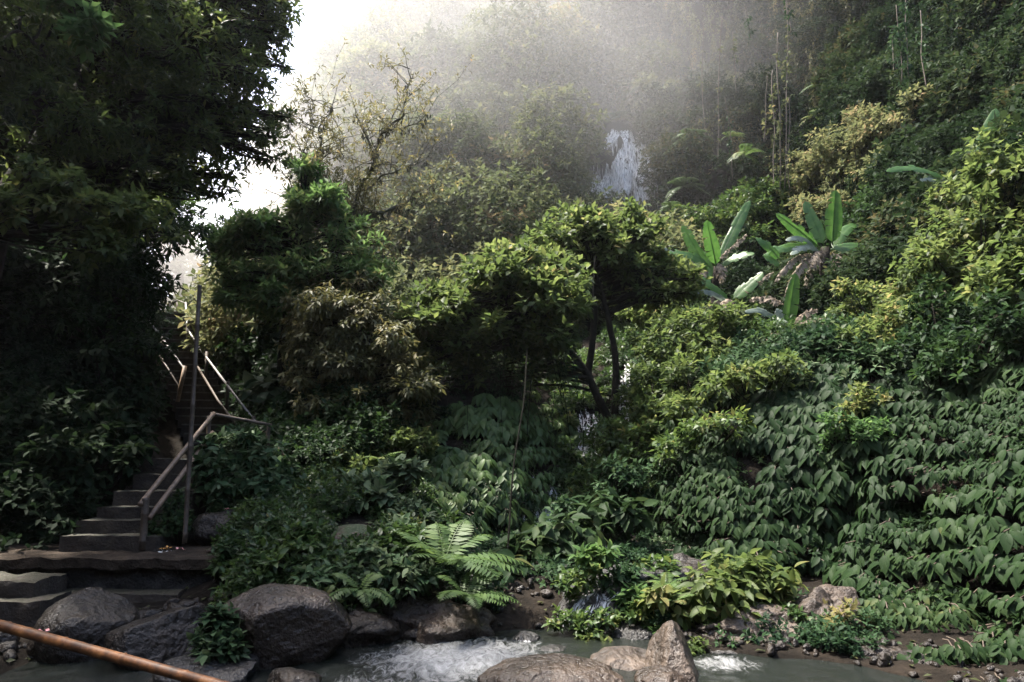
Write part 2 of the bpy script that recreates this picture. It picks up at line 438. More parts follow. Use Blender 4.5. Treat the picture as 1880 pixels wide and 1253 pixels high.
# ------------------------------------------------------------------ terrain
COLS = [
    (-1500, [(1.8, -.6), (2.0, .2), (2.3, .4), (2.6, .7), (3.0, 4), (3.5, 8), (4.2, 12), (5, 15), (6, 16), (9, 19), (15, 20)]),
    (-900, [(3, -.6), (3.2, .2), (3.6, .4), (4, .7), (4.8, 3.5), (5.6, 6.5), (6.6, 9), (8, 11), (9, 12), (12, 14), (18, 15)]),  # this and next column: unseen left cliff, raised to shade the boulders
    (-300, [(5, -.6), (5.3, .05), (6, .2), (7.6, .4), (8.4, 3.5), (9.4, 6.5), (10.8, 9.5), (12.5, 12), (14, 14), (18, 18), (30, 18)]),
    (0, [(5.6, -.6), (6, .0), (6.8, .15), (9, .4), (10, 2.5), (11, 4.8), (13, 8), (15, 11.5), (17, 14), (21, 18), (34, 18)]),
    (200, [(5.7, -.6), (6.1, .0), (6.9, .15), (8.2, .4), (10.2, 1.2), (14.5, 3.6), (17.5, 6.0), (20, 8.5), (23, 10.5), (27, 12), (38, 10)]),
    (330, [(5.8, -.6), (6.2, .0), (7, .2), (8.2, .42), (10, 1.1), (13, 1.3), (17.6, 4.2), (21, 4.8), (25, 4.8), (30, 5), (40, 4)]),
    (450, [(5.9, -.6), (6.3, .0), (7, .35), (8.3, .75), (10, 1.0), (13, 1.5), (17.4, 3.8), (22, 4.6), (26, 5), (32, 6), (44, 5)]),
    (530, [(6.1, -.6), (6.5, .0), (7.0, .35), (8.4, .9), (9.8, 1.15), (13.4, 2.6), (16.5, 4.2), (24, 6.), (30, 9), (40, 14), (58, 12)]),
    (610, [(6.2, -.6), (6.6, .05), (7.1, .4), (8.5, .95), (9.6, 1.1), (13.4, 3), (18, 4.6), (25, 8), (31, 13.5), (42, 24), (62, 21)]),
    (750, [(6.4, -.6), (6.7, .0), (7.3, .5), (9.5, .9), (11.2, 1.7), (12.8, 3), (19.5, 4.4), (25.5, 9.6), (31.5, 18), (46, 33.5), (66, 30)]),
    (900, [(6.7, -.6), (7.0, .0), (7.7, .3), (9.8, .5), (11, 1.6), (12.5, 3), (20, 5.0), (25.5, 10.3), (31, 18), (47, 36.5), (68, 33)]),
    (1030, [(6.8, -.6), (7.2, .0), (8.2, .35), (11, .6), (12.6, 1.5), (14.6, 3), (20.5, 5.4), (26.5, 10.4), (30.5, 17.3), (46, 38), (70, 36)]),
    (1150, [(6.7, -.6), (7.1, .05), (8.3, .4), (10.5, .8), (13.5, 2.2), (15.5, 3.8), (22, 6.2), (28.2, 10.8), (30, 17.0), (44, 41), (68, 40)]),
    (1300, [(6.1, -.6), (6.35, .02), (7.0, .05), (8.8, .40), (10, 1.7), (12, 3.2), (16, 4.8), (24, 8.5), (27, 14), (38, 38), (60, 40)]),
    (1500, [(5.9, -.6), (6.1, .02), (6.9, .06), (8.3, .42), (9.3, 1.9), (10.8, 3.3), (15.5, 4.7), (21, 8), (25, 14), (33, 32), (55, 36)]),
    (1750, [(5.2, -.6), (5.4, .0), (5.9, .06), (6.6, .15), (7.9, 1.7), (9.5, 3.1), (12.5, 5), (16, 9), (19, 13), (27, 28), (50, 34)]),
    (2100, [(4.2, -.6), (4.4, .0), (4.8, .1), (5.3, .3), (6.2, 2), (7.5, 3.8), (10, 6), (13, 10), (15, 14), (21, 26), (40, 30)]),
    (2900, [(2.6, -.6), (2.8, 0), (2.9, .1), (3.2, .2), (4, 2.5), (5, 4.5), (7, 8), (9, 12), (11, 16), (15, 24), (30, 28)]),
]
cp = np.array([c[0] for c in COLS], float)
ck = np.array([c[1] for c in COLS], float)          # ncol, K, 2
rowt = np.concatenate([[i + j / n for j in range(n)] for i, n in enumerate([3, 8, 14, 16, 16, 16, 24, 20, 34, 8])] + [[10.0]])
colp = np.concatenate([np.linspace(-1500, -300, 24)[:-1], np.linspace(-300, 2100, 260)[:-1], np.linspace(2100, 2900, 20)])


def smooth_interp(x, xp, fp):
    """cubic Hermite with limited tangents (monotone-ish)"""
    d = np.diff(fp, axis=0) / np.diff(xp)[:, None]
    mth = np.zeros_like(fp); mth[1:-1] = np.where(d[1:] * d[:-1] > 0, 2 * d[1:] * d[:-1] / (d[1:] + d[:-1] + 1e-12), 0); mth[0] = d[0]; mth[-1] = d[-1]
    i = np.clip(np.searchsorted(xp, x) - 1, 0, len(xp) - 2); h = xp[i + 1] - xp[i]; t = ((x - xp[i]) / h)[:, None]; h = h[:, None]
    return ((1 + 2 * t) * (1 - t) ** 2 * fp[i] + t * (1 - t) ** 2 * h * mth[i] + t * t * (3 - 2 * t) * fp[i + 1] + t * t * (t - 1) * h * mth[i + 1])


K = ck.shape[1]
cc = smooth_interp(colp, cp, ck.reshape(len(cp), -1)).reshape(len(colp), K, 2)
G = np.zeros((len(colp), len(rowt), 3))
for c in range(len(colp)):
    yz = smooth_interp(rowt, np.arange(K, dtype=float), cc[c])
    G[c, :, 1] = yz[:, 0]; G[c, :, 2] = yz[:, 1]
    G[c, :, 0] = X_of(colp[c], yz[:, 0], yz[:, 1])


def grid_normals(G):
    du = np.gradient(G, axis=0); dv = np.gradient(G, axis=1)
    return nrmz(np.cross(du, dv))


GN = grid_normals(G)
amp = np.clip(.035 * G[..., 1], .05, 1.6) * np.interp(rowt, [0, 5, 6.2, 10], [.45, .45, 1.25, 1.4])[None, :]
wv = np.clip((rowt - 2.0) / 1.0, 0.12, 1)[None, :]
G = G + GN * ((vnoise(G, .9, 5, 4) - .5) * amp * wv * 1.3 + (vnoise(G, .22, 6, 2) - .5) * amp * 2.0 * wv)[..., None]
_hx, _hy = proj(G)
for hx_, hy_, hrx, hry, hd in ((1545, 985, 60, 60, .35), (1150, 960, 90, 45, .8), (1590, 905, 40, 60, .7), (1700, 950, 70, 32, .6), (1480, 1060, 80, 35, .8), (1810, 1130, 60, 40, .6), (1230, 1010, 110, 45, 1.0), (905, 985, 60, 40, .5)):
    w_ = np.clip(1.25 - ((_hx - hx_) / hrx) ** 2 - ((_hy - hy_) / hry) ** 2, 0, 1) * ((rowt > 1.5) & (rowt < 5.4))[None, :]
    G[..., 1] += hd * w_; G[..., 0] += hd * w_ * (hx_ - 940) / FPX
GN = grid_normals(G)


def grid_faces(a, b):
    i, j = np.meshgrid(np.arange(a - 1), np.arange(b - 1), indexing='ij')
    p = (i * b + j).ravel()
    return np.stack([p, p + b, p + b + 1, p + 1], 1)


ter = mesh_from('terrain', G.reshape(-1, 3), grid_faces(*G.shape[:2]), M['soil'], None, True)
tag(ter, 'dark soil slopes and cliffs of the jungle gorge', 'terrain', None, 'structure')

# ground sheet to the horizon; unseen hill added behind the viewer to limit skylight
gx = np.concatenate([[-400, -120, -50], np.linspace(-16, 16, 40), [50, 120, 400]])
gy = np.concatenate([[-400, -120, -40], np.linspace(-8, 12, 30), [50, 120, 400]])
A_, B_ = np.meshgrid(gx, gy, indexing='ij')
Z_ = -.32 + .10 * (vnoise(np.stack([A_, B_, A_ * 0], -1), 1.3, 2, 3) - .5)
gr = mesh_from('ground', np.stack([A_, B_, Z_], -1).reshape(-1, 3), grid_faces(len(gx), len(gy)), M['soil'], None, True)
tag(gr, 'dark gravelly stream bed and valley ground', 'ground', None, 'structure')
th = np.linspace(radians(-150), radians(150), 80)
prof = [(9, -.6), (10, .6), (12, 4), (15, 9), (20, 15), (28, 20), (45, 22)]
HB = np.array([[(r * sin(t) * (1 + .0), -r * cos(t) * .8 - 1.0 if abs(t) < 3 else 0, z) for r, z in prof] for t in th])
keep = np.abs(th) < radians(105)
HB = HB[keep]
HB += (vnoise(HB, .3, 9, 3) - .5)[..., None] * np.array([1.5, 1.5, 2.5])
hb = mesh_from('sky_blocker_hills', HB.reshape(-1, 3), grid_faces(*HB.shape[:2]), M['soil'], None, True)
tag(hb, 'unseen hill behind the viewer, added to limit the sky light', 'hill', None, 'structure')


def terrain_sample(rng, n, pxr, rowr, dens=1.0):
    """random points on the terrain, weight area / Y**dens"""
    ci = np.where((colp >= pxr[0]) & (colp <= pxr[1]))[0]; ri = np.where((rowt >= rowr[0]) & (rowt <= rowr[1]))[0]
    g = G[ci[0]:ci[-1] + 1, ri[0]:ri[-1] + 1]; gn = GN[ci[0]:ci[-1] + 1, ri[0]:ri[-1] + 1]
    a = np.linalg.norm(np.cross(g[1:, :-1] - g[:-1, :-1], g[:-1, 1:] - g[:-1, :-1]), axis=-1)
    w = (a / np.maximum(g[:-1, :-1, 1], 3) ** dens).ravel(); w /= w.sum()
    k = rng.choice(len(w), n, p=w); nb = g.shape[1] - 1
    i, j = k // nb, k % nb; s = rng.uniform(0, 1, (n, 1)); t = rng.uniform(0, 1, (n, 1))
    P = (g[i, j] * (1 - s) + g[i + 1, j] * s) * (1 - t) + (g[i, j + 1] * (1 - s) + g[i + 1, j + 1] * s) * t
    return P, gn[i, j]


def ter_at(px, py, rows=(2.0, 10)):
    """terrain point that projects nearest to (px, py), nearest surface first"""
    X, Yp = proj(G)
    m_ = (rowt >= rows[0]) & (rowt <= rows[1])
    d = np.hypot(X[:, m_] - px, Yp[:, m_] - py)
    i, j = np.unravel_index(np.argmin(d), d.shape)
    return G[:, m_][i, j].copy(), GN[:, m_][i, j].copy()


# ------------------------------------------------------------------ stream
wx = np.linspace(-4, 9, 260); wy = np.linspace(1.5, 8.5, 220)
A_, B_ = np.meshgrid(wx, wy, indexing='ij')
P0 = np.stack([A_, B_, A_ * 0], -1)
fo = np.exp(-(((A_ + .45) / .95) ** 2 + ((B_ - 6.1) / .8) ** 2)) * .53
fo = np.maximum(fo, np.exp(-(((A_ + .9) / .9) ** 2 + ((B_ - 5.4) / .5) ** 2)) * .36)
fo = np.maximum(fo, np.exp(-(((A_ - 1.75) / .35) ** 2 + ((B_ - 6.0) / .25) ** 2)) * .42)
Z_ = .0 + (vnoise(P0, 3.0, 4, 3) - .5) * (.03 + .22 * fo) + (vnoise(P0, .8, 8, 2) - .5) * .04 + fo * .05
wt = mesh_from('stream_water', np.stack([A_, B_, Z_], -1).reshape(-1, 3), grid_faces(len(wx), len(wy)), M['water'], None, True)
att = wt.data.attributes.new('foam', 'FLOAT', 'POINT'); att.data.foreach_set('value', fo.ravel().astype(np.float32))
tag(wt, 'shallow dark stream with white rapids between the boulders', 'stream', None, 'structure')

# ------------------------------------------------------------------ rocks
_ico = {}


def ico(sub):
    if sub not in _ico:
        import bmesh
        bm = bmesh.new(); bmesh.ops.create_icosphere(bm, subdivisions=sub, radius=1)
        V = np.array([v.co[:] for v in bm.verts]); F = np.array([[v.index for v in f.verts] for f in bm.faces]); bm.free()
        _ico[sub] = (V, F)
    return _ico[sub]


def rock(name, px, py, Y, size, mat, label, cat='boulder', seed=1, cuts=6, rough=.10, rot=0., tilt=0., planes=(), group=None, sub=5, sink=0.):
    V, F = ico(sub); V = V.copy(); r = np.random.default_rng(seed)
    for n, dd in planes:
        n = nrmz(np.array(n, float)); h = V @ n - dd; V -= np.outer(np.maximum(h, 0) * .92, n)
    for k in range(cuts):
        n = nrmz(r.normal(size=3)); dd = r.uniform(.62, .92); h = V @ n - dd; V -= np.outer(np.maximum(h, 0) * .85, n)
    D = nrmz(V)
    V = V * (1 + (vnoise(D + seed, 1.5, seed, 2) - .5) * rough * 3)[:, None]
    V = V + D * ((vnoise(D * 1. + seed, 5, seed, 4) - .5) * rough)[:, None]
    V = V * np.array(size)
    ca, sa = cos(tilt), sin(tilt); V = V @ np.array([[ca, 0, -sa], [0, 1, 0], [sa, 0, ca]])
    ca, sa = cos(rot), sin(rot); V = V @ np.array([[ca, sa, 0], [-sa, ca, 0], [0, 0, 1]])
    c = W(px, py, Y); c[2] -= sink
    o = mesh_from(name, V, F, M[mat], None, True)
    o.location = [float(q) for q in c]
    return tag(o, label, cat, group)


rock('boulder', 160, 1160, 6.35, (.42, .40, .34), 'rockdark', 'dark rounded boulder behind the orange bamboo pole, under the stone ledge', seed=3)
rock('boulder', 308, 1172, 6.2, (.47, .45, .33), 'rockdark', 'grey slab-sided boulder with a slanting top, second from the orange bamboo pole', seed=8, planes=[((.7, -.6, .25), .45), ((-.35, 0, .9), .55)], cuts=4, rough=.06)
rock('boulder', 515, 1178, 6.15, (.62, .5, .45), 'rock', 'largest brown rounded boulder at the edge of the white rapids', seed=5, planes=[((.55, -.75, -.1), .5)], cuts=4, rough=.07, tilt=.15)
rock('boulder', 385, 1238, 5.6, (.38, .35, .14), 'rockgrey', 'low wet dark rock lying in front of the two big boulders', seed=14, rough=.16)
rock('boulder', 540, 1250, 5.55, (.22, .2, .09), 'rockdark', 'small low rock at the waterline below the largest boulder', seed=15, rough=.12)
rock('boulder', 1015, 1244, 5.55, (.52, .34, .14), 'rock', 'flat wet brown rock humped above the middle of the stream', seed=21, cuts=3, rough=.12)
rock('boulder', 1212, 1250, 5.5, (.20, .22, .09), 'rock', 'small smooth brown stone below the pointed boulder in the stream', seed=22, cuts=2)
rock('boulder', 1240, 1215, 5.75, (.26, .28, .30), 'rockpale', 'pointed pale tan boulder standing in the stream', seed=23, planes=[((.75, -.3, .45), .42), ((-.75, -.2, .45), .5), ((0, -.8, .5), .6)], cuts=3, rough=.06)
rock('boulder', 1150, 1220, 6.1, (.32, .3, .13), 'rockpale', 'low pale rock just behind the pointed boulder', seed=24, rough=.12)
rock('boulder', 1010, 1202, 6.45, (.20, .18, .08), 'rockgrey', 'small dark stone with water sliding around it above the flat brown rock', seed=25)
rock('boulder', 965, 1190, 6.7, (.17, .2, .14), 'rockgrey', 'wet grey stone in the small cascade at the head of the rapids', seed=26)
rock('boulder', 432, 1106, 7.1, (.22, .2, .13), 'rock', 'small brown rock strewn with white petals below the terrace corner', seed=27, rough=.06)
rock('boulder', 420, 965, 8.7, (.42, .4, .27), 'rockdark', 'dark block of stone beside the foot of the tall pole', seed=28)
rock('boulder', 785, 1155, 7.0, (.62, .4, .32), 'rock', 'brown earthy rock in the bank above the rapids', seed=29, rough=.2)
rock('boulder', 640, 1160, 6.75, (.5, .35, .22), 'rockdark', 'dark shaded rock under the ferns beside the largest boulder', seed=30, rough=.16)
# wet rock slope and the eroded ledges on the far side
rock('rock_outcrop', 1105, 1120, 7.9, (.75, .8, .40), 'rockgrey', 'wet grey rock slope with trickling water below the gully', 'rock', seed=41, rough=.22, tilt=-.25, sub=6)
rock('rock_outcrop', 1250, 1080, 8.3, (.6, .6, .38), 'rockdark', 'dark overhung rock under the glossy creeper right of the wet slope', 'rock', seed=42, rough=.2)
rock('rock_outcrop', 1395, 1165, 6.95, (.75, .45, .26), 'rockpale', 'long eroded tan rock ledge along the water below the yellow-green plant', 'rock', seed=43, rough=.26, cuts=8, sub=6)
rock('rock_outcrop', 1510, 1140, 7.1, (.45, .4, .32), 'rockpale', 'knobbly pale rock at the end of the long ledge', 'rock', seed=44, rough=.28, sub=6)
rock('rock_outcrop', 1420, 1222, 6.3, (.75, .28, .09), 'rockpale', 'low flat rock shelf level with the water in front of the long ledge', 'rock', seed=45, rough=.16, sub=6)
rock('rock_outcrop', 1330, 1205, 6.4, (.26, .2, .09), 'rockgrey', 'small grey wet rock where white water spills by the low shelf', 'rock', seed=46, rough=.2)

rg = np.random.default_rng(90)
for nm, lab, n_, pxr, rr_, sz, mt_, sd_ in (('gravel', 'small stones and pebbles along the foot of the banks', 420, (560, 1950), (1.0, 2.3), (.010, .048), 'rockdark', 91), ('rubble', 'broken stones lying among the boulders below the terrace', 200, (-100, 620), (.9, 2.2), (.015, .07), 'rockdark', 92)):
    V0, F0 = ico(2); P_, N_ = terrain_sample(rg, n_, pxr, rr_, 1.0); VV = []; FF = []
    for i, p in enumerate(P_):
        sc3 = rg.uniform(*sz) * rg.uniform(.5, 1.3, 3) * (1 if rg.random() < .8 else 1.7)
        v = V0 * (1 + (vnoise(V0 + i, 1.3, i, 1) - .5) * .9)[:, None] * sc3
        a = rg.uniform(0, 6.28); v = v @ np.array([[cos(a), sin(a), 0], [-sin(a), cos(a), 0], [0, 0, 1]])
        VV.append(v + p + np.array([0, 0, sc3[2] * .3])); FF.append(F0 + i * len(V0))
    tag(mesh_from(nm, np.concatenate(VV), np.concatenate(FF), M[mt_], None, True), lab, None, None, 'stuff')
ll = LC(93); P_, N_ = terrain_sample(ll.rng, 520, (-50, 1900), (1.0, 3.2), 1.0)
ll.add(P_ + N_ * .02, ll.rng.normal(0, 1, (520, 3)) * np.array([1, 1, .2]), N_ + ll.rng.normal(0, .3, (520, 3)), ll.rng.uniform(.04, .10, 520), ll.rng.uniform(.0, .45, 520))
tag(ll.build('leaf_litter', M['brown'], None, TS), 'fallen brown leaves scattered on the banks', None, None, 'stuff')
rock('rock_outcrop', 1600, 1200, 6.35, (.34, .3, .13), 'rockdark', 'dark low rock under the hanging creeper beyond the long ledge', 'rock', seed=47, rough=.2)
rock('rock_outcrop', 1720, 1225, 6.0, (.3, .3, .12), 'rockdark', 'black rock at the water edge in the shadowed corner', 'rock', seed=48, rough=.2)
rock('rock_outcrop', 1270, 1150, 7.2, (.3, .25, .16), 'rockdark', 'dark rough rock between the wet slope and the long ledge', 'rock', seed=49, rough=.24)
rock('rock_outcrop', 1180, 1170, 7.0, (.3, .25, .13), 'rockgrey', 'broken grey rock at the foot of the wet slope', 'rock', seed=50, rough=.26)

# ------------------------------------------------------------------ terrace and stairs
ZP = .61


def roughbox(mb, c, size, rot, seed, jit=.02, n=(10, 6, 5)):
    """subdivided box with worn faces"""
    V = []; F = []
    nx, ny, nz = n
    def face(o, du, dv, a, b):
        i0 = sum(len(v) for v in V)
        uu, vv = np.meshgrid(np.linspace(0, 1, a + 1), np.linspace(0, 1, b + 1), indexing='ij')
        V.append((np.array(o) + uu[..., None] * np.array(du) + vv[..., None] * np.array(dv)).reshape(-1, 3))
        F.append(grid_faces(a + 1, b + 1) + i0)
    face((-.5, -.5, -.5), (1, 0, 0), (0, 0, 1), nx, nz); face((.5, .5, -.5), (-1, 0, 0), (0, 0, 1), nx, nz)
    face((-.5, .5, -.5), (0, -1, 0), (0, 0, 1), ny, nz); face((.5, -.5, -.5), (0, 1, 0), (0, 0, 1), ny, nz)
    face((-.5, -.5, .5), (1, 0, 0), (0, 1, 0), nx, ny)
    P = np.concatenate(V) * np.array(size)
    ca, sa = cos(rot), sin(rot); P = P @ np.array([[ca, sa, 0], [-sa, ca, 0], [0, 0, 1]]) + np.array(c)
    d = np.stack([vnoise(P, 6, seed, 3), vnoise(P, 6, seed + 1, 3), vnoise(P, 6, seed + 2, 3)], -1) - .5
    mb.add(P + d * jit * 2, np.concatenate(F))


tl, trr = W(-160, 1022, 7.5), W(425, 1024, 7.45)
t = empty('stone_terrace', (-4.3, 7.9, 0), 'low mossy concrete terrace at the foot of the stairs above the boulders', 'terrace')
mb = MB(); roughbox(mb, (-4.75, 8.05, ZP - .03), (3.5, 1.25, .10), 0, 3, .035, (80, 30, 4)); mb.build('slab', M['earth'], t, True)
mb = MB(); roughbox(mb, (-4.78, 8.07, .2), (3.36, 1.1, .72), 0, 5, .08, (110, 14, 26)); mb.build('retaining_wall', M['wall'], t, True)
mb = MB(); roughbox(mb, (-4.25, 7.40, .20), (1.7, .3, .22), .02, 6, .03, (40, 8, 6)); mb.build('ledge', M['concrete'], t, True)
for k, (px0, py0, Y0, w) in enumerate(((30, 1062, 7.05, .75), (30, 1098, 6.8, .82))):
    c = W(px0, py0, Y0)
    tt = empty('stone_block', c, ['worn concrete block, the upper of two beside the terrace wall', 'worn concrete block strewn with pebbles, the lower of two beside the terrace wall'][k], 'stone block', 'stone blocks beside the terrace')
    mb = MB(); roughbox(mb, c + np.array([-.1, .1, -.11]), (w, .5, .2), .03, 20 + k, .03, (24, 14, 6)); mb.build('block', M['concrete'], tt, True)

steps_px = [(110, 985, 8.0), (140, 957, 8.3), (178, 932, 8.6), (210, 902, 8.95), (246, 872, 9.3), (262, 843, 9.62)]
st = empty('lower_staircase', W(180, 1012, 8.1), 'short flight of worn mossy concrete steps rising from the terrace', 'staircase')
prevz = ZP
for i, (px, py, Y) in enumerate(steps_px):
    c = W(px, py, Y); wd = 1.02 + (.1 if i == 0 else 0)
    h = c[2] - prevz + .12; dep = .75
    mb = MB(); roughbox(mb, (c[0] + wd / 2, Y + dep / 2, c[2] - h / 2), (wd, dep, h), -.03 + .01 * (i % 3), 30 + i, .02, (26, 12, 6))
    mb.build('step', M['concrete'], st, True); prevz = c[2]

# upper flight
us = empty('upper_staircase', W(380, 800, 13), 'long steep shaded flight of narrow steps climbing to the gap in the trees', 'staircase')
n = 20
A0 = W(395, 812, 12.9); A1 = W(302, 574, 17.0)
for i in range(n):
    f = i / (n - 1); c = A0 * (1 - f) + A1 * f
    mb = MB(); roughbox(mb, (c[0], c[1] + .2, c[2] - .12), (1.05, .42, .24), .22, 60 + i, .012, (10, 3, 3)); so_ = mb.build('step', M['concrete'], us, True)
    mb = MB(); roughbox(mb, (c[0] + .03, c[1] - .005, c[2] - .012), (1.0, .03, .03), .22, 160 + i, .006, (14, 1, 1)); mb.build('nosing', M['nosing'], us, True)
# top landing fence
tf = empty('wooden_fence', W(322, 575, 17.6), 'low dark wooden fence at the top of the upper staircase', 'fence')
mb = MB()
mb.tube([W(305, 566, 17.6), W(325, 552, 17.8), W(345, 560, 17.4)], .03, 6); mb.tube([W(303, 575, 17.6), W(340, 572, 17.6)], .025, 6); mb.build('rail', M['bamboodark'], tf)
for px in (312, 326, 336):
    mb = MB(); mb.tube([W(px, 590, 17.6), W(px, 555, 17.6)], .035, 6); mb.build('post', M['bamboodark'], tf)


def line(a, b, n=8, sag=0., jit=0., seed=0):
    r = np.random.default_rng(seed); t_ = np.linspace(0, 1, n)[:, None]
    P = np.asarray(a) * (1 - t_) + np.asarray(b) * t_
    P = P - UP * sag * 4 * t_ * (1 - t_)
    return P + r.normal(0, jit, P.shape)


def bamboo(mb, a, b, r, joint=.38, n=8, sag=0., phase=.1):
    L = np.linalg.norm(np.asarray(b) - a); pts = []; rad = []
    s_ = 0; cuts_ = []
    k = phase
    while k < L:
        cuts_.append(k); k += joint
    for x in sorted(set([0, L] + cuts_ + [c - .012 for c in cuts_ if c > .02] + [c + .012 for c in cuts_ if c + .02 < L] + [c + joint * .5 for c in cuts_ if c + joint * .5 < L])):
        f = x / L
        pts.append(np.asarray(a) * (1 - f) + np.asarray(b) * f - UP * sag * 4 * f * (1 - f))
        rad.append(r * (1.13 if any(abs(x - c) < .002 for c in cuts_) else .985) * (1.03 - .08 * f))
    mb.tube(pts, np.array(rad), n)


# handrail of the upper flight
hr = empty('handrail', W(440, 800, 13), 'long pale pipe handrail down the outer side of the upper staircase with dark posts', 'handrail')
mb = MB(); p = [W(341, 556, 16.8), W(344, 604, 16.0), W(364, 636, 15.3), W(420, 711, 13.2), W(470, 776, 11.4)]; mb.tube(p, .022, 7); mb.build('rail', M['pipe'], hr, True)
mb = MB(); bamboo(mb, W(470, 776, 11.4), W(524, 838, 10.0), .026); o = mb.build('rail', M['bamboo'], hr, True); o['label'] = 'tan bamboo end of the rail'
mb = MB(); mb.tube([W(346, 645, 16.0), W(400, 735, 13.5), W(468, 825, 11.4)], .024, 6); mb.build('lower_rail', M['bamboodark'], hr)
for (px, y0, y1, Y) in ((345, 600, 648, 16.0), (380, 652, 708, 14.7), (419, 706, 760, 13.3), (466, 770, 830, 11.5), (490, 798, 850, 10.9)):
    mb = MB(); mb.tube([W(px, y0 - 6, Y), W(px - 3, y1, Y)], .034, 6); mb.build('post', M['bamboodark'], hr)
hl = empty('handrail', W(330, 735, 13.6), 'short pale handrail with two dark posts on the inner side of the upper staircase', 'handrail')
mb = MB(); mb.tube([W(267, 580, 16.2), W(300, 624, 15.0), W(338, 677, 13.6)], .021, 7); mb.build('rail', M['pipe'], hl, True)
mb = MB(); mb.tube([W(263, 604, 16.2), W(330, 712, 13.6)], .024, 6); mb.build('lower_rail', M['bamboodark'], hl)
for a, b in ((W(340, 672, 13.6), W(326, 738, 13.6)), (W(298, 622, 15), W(291, 672, 15))):
    mb = MB(); mb.tube([a, b], .04, 6); mb.build('post', M['bamboo'], hl)

br = empty('bamboo_railing', W(264, 1008, 8.0), 'tan bamboo railing with two slanting rails beside the lower steps', 'railing')
mb = MB(); bamboo(mb, W(257, 927, 7.95), W(393, 759, 9.7), .030, .42); mb.build('top_rail', M['bamboo'], br, True)
mb = MB(); bamboo(mb, W(274, 952, 8.0), W(391, 794, 9.6), .030, .42, phase=.25); mb.build('lower_rail', M['bamboo'], br, True)
mb = MB(); bamboo(mb, W(386, 760, 9.72), W(499, 781, 10.2), .026, .4); mb.build('cross_rail', M['bamboodark'], br, True)
for a, b, r_ in ((W(268, 915, 8.0), W(262, 1010, 8.0), .042), (W(384, 764, 9.68), W(381, 850, 9.68), .032), (W(494, 780, 10.2), W(488, 860, 10.2), .032), (W(352, 815, 9.1), W(350, 940, 9.1), .03)):
    mb = MB(); bamboo(mb, b, a, r_, .3); mb.build('post', M['bamboodark'], br, True)
tp = MB(); bamboo(tp, W(339, 998, 8.1), W(367, 524, 8.35), .028, .5); o = tp.build('tall_pole', M['bamboodark'], None, True)
tag(o, 'tall thin brown pole standing upright beside the bamboo railing', 'pole')

fg = empty('bamboo_pole', W(200, 1200, 4.3), 'thick orange bamboo pole slanting across the bottom corner in front of the boulders', 'bamboo pole')
mb = MB(); bamboo(mb, W(-220, 1088, 4.6), W(560, 1302, 4.0), .032, .42, 12, phase=.18); mb.build('cane', M['bambooorange'], fg, True)
for px, py, Y in ((-180, 1099, 4.55), (540, 1296, 4.03)):
    p = W(px, py, Y); mb = MB(); bamboo(mb, p - UP * .02, (p[0], p[1], -.4), .04, .35); mb.build('post', M['bamboodark'], fg, True)

# litter: petals and paper
LIT = [(297, 1013, 7.9, 'litter', 'white paper scrap', 'flat white paper scrap on the terrace by the tall pole', .035),
       (312, 1014, 7.9, 'litter', 'white wrapper', 'larger white wrapper on the terrace beside the pink petals', .05),
       (330, 1008, 7.95, 'pink', 'petals', 'pink petals heaped at the foot of the tall pole', .04),
       (303, 1007, 7.97, 'orange', 'petals', 'orange petals on the terrace between post and pole', .035),
       (275, 959, 8.28, 'pink', 'petal', 'pink petal on the second step beside the railing post', .022),
       (417, 934, 8.6, 'pink', 'flower', 'pink flower on the dark stone right of the tall pole', .03),
       (138, 1134, 6.1, 'litter', 'leaf', 'single white leaf on the dark rounded boulder', .03),
       (75, 1160, 4.75, 'pink', 'petals', 'pale pink petals above the end of the orange bamboo pole', .03)]
for i, (px, py, Y, mt_, cat, lab, s_) in enumerate(LIT):
    r = np.random.default_rng(200 + i); l = LC(300 + i)
    c = W(px, py, Y); n = 7
    l.add(c + r.normal(0, s_ * .6, (n, 3)) * np.array([1, .7, .2]), r.normal(0, 1, (n, 3)) * np.array([1, 1, .3]), UP + r.normal(0, .4, (n, 3)), s_, .5, 1.6)
    tag(l.build(cat.replace(' ', '_'), M[mt_]), lab, cat)

# ------------------------------------------------------------------ plants: helpers
_seed = [1000]


def nseed():
    _seed[0] += 1
    return _seed[0]


def lobes_px(spots):
    out = []
    for s in spots:
        px, py, Y, rx, ry = s[:5]
        out.append((W(px, py, Y), np.array([rx, max(rx, ry) * .85, ry]) * Y / FPX))
    return out


def wiggle(a, b, n=9, amp=.1, seed=0, bow=(0, 0, 0)):
    a = np.asarray(a, float); b = np.asarray(b, float); L = np.linalg.norm(b - a)
    t_ = np.linspace(0, 1, n)[:, None]; P = a * (1 - t_) + b * t_
    off = np.stack([vnoise(P, 1.6 / max(L, .2), seed + k, 2) - .5 for k in range(3)], -1) * 2 * amp * L
    return P + off * (t_ * (1 - t_) * 4) ** .6 + np.asarray(bow) * 4 * t_ * (1 - t_)


_GX, _GY = proj(G)


def yter(px, py, rad=22):
    m_ = (np.abs(_GX - px) < rad) & (np.abs(_GY - py) < rad) & (rowt[None, :] > 1.0) & (rowt[None, :] < 9.3)
    return G[..., 1][m_].min() if m_.any() else 1e3


def ragged(lob, r, k=5, lo=.2, hi=.5):
    out = list(lob)
    for c, rad in lob:
        for _ in range(k):
            d = nrmz(r.normal(size=3) + UP * .25); out.append((c + d * rad * r.uniform(.85, 1.4), rad * r.uniform(lo, hi)))
    return out


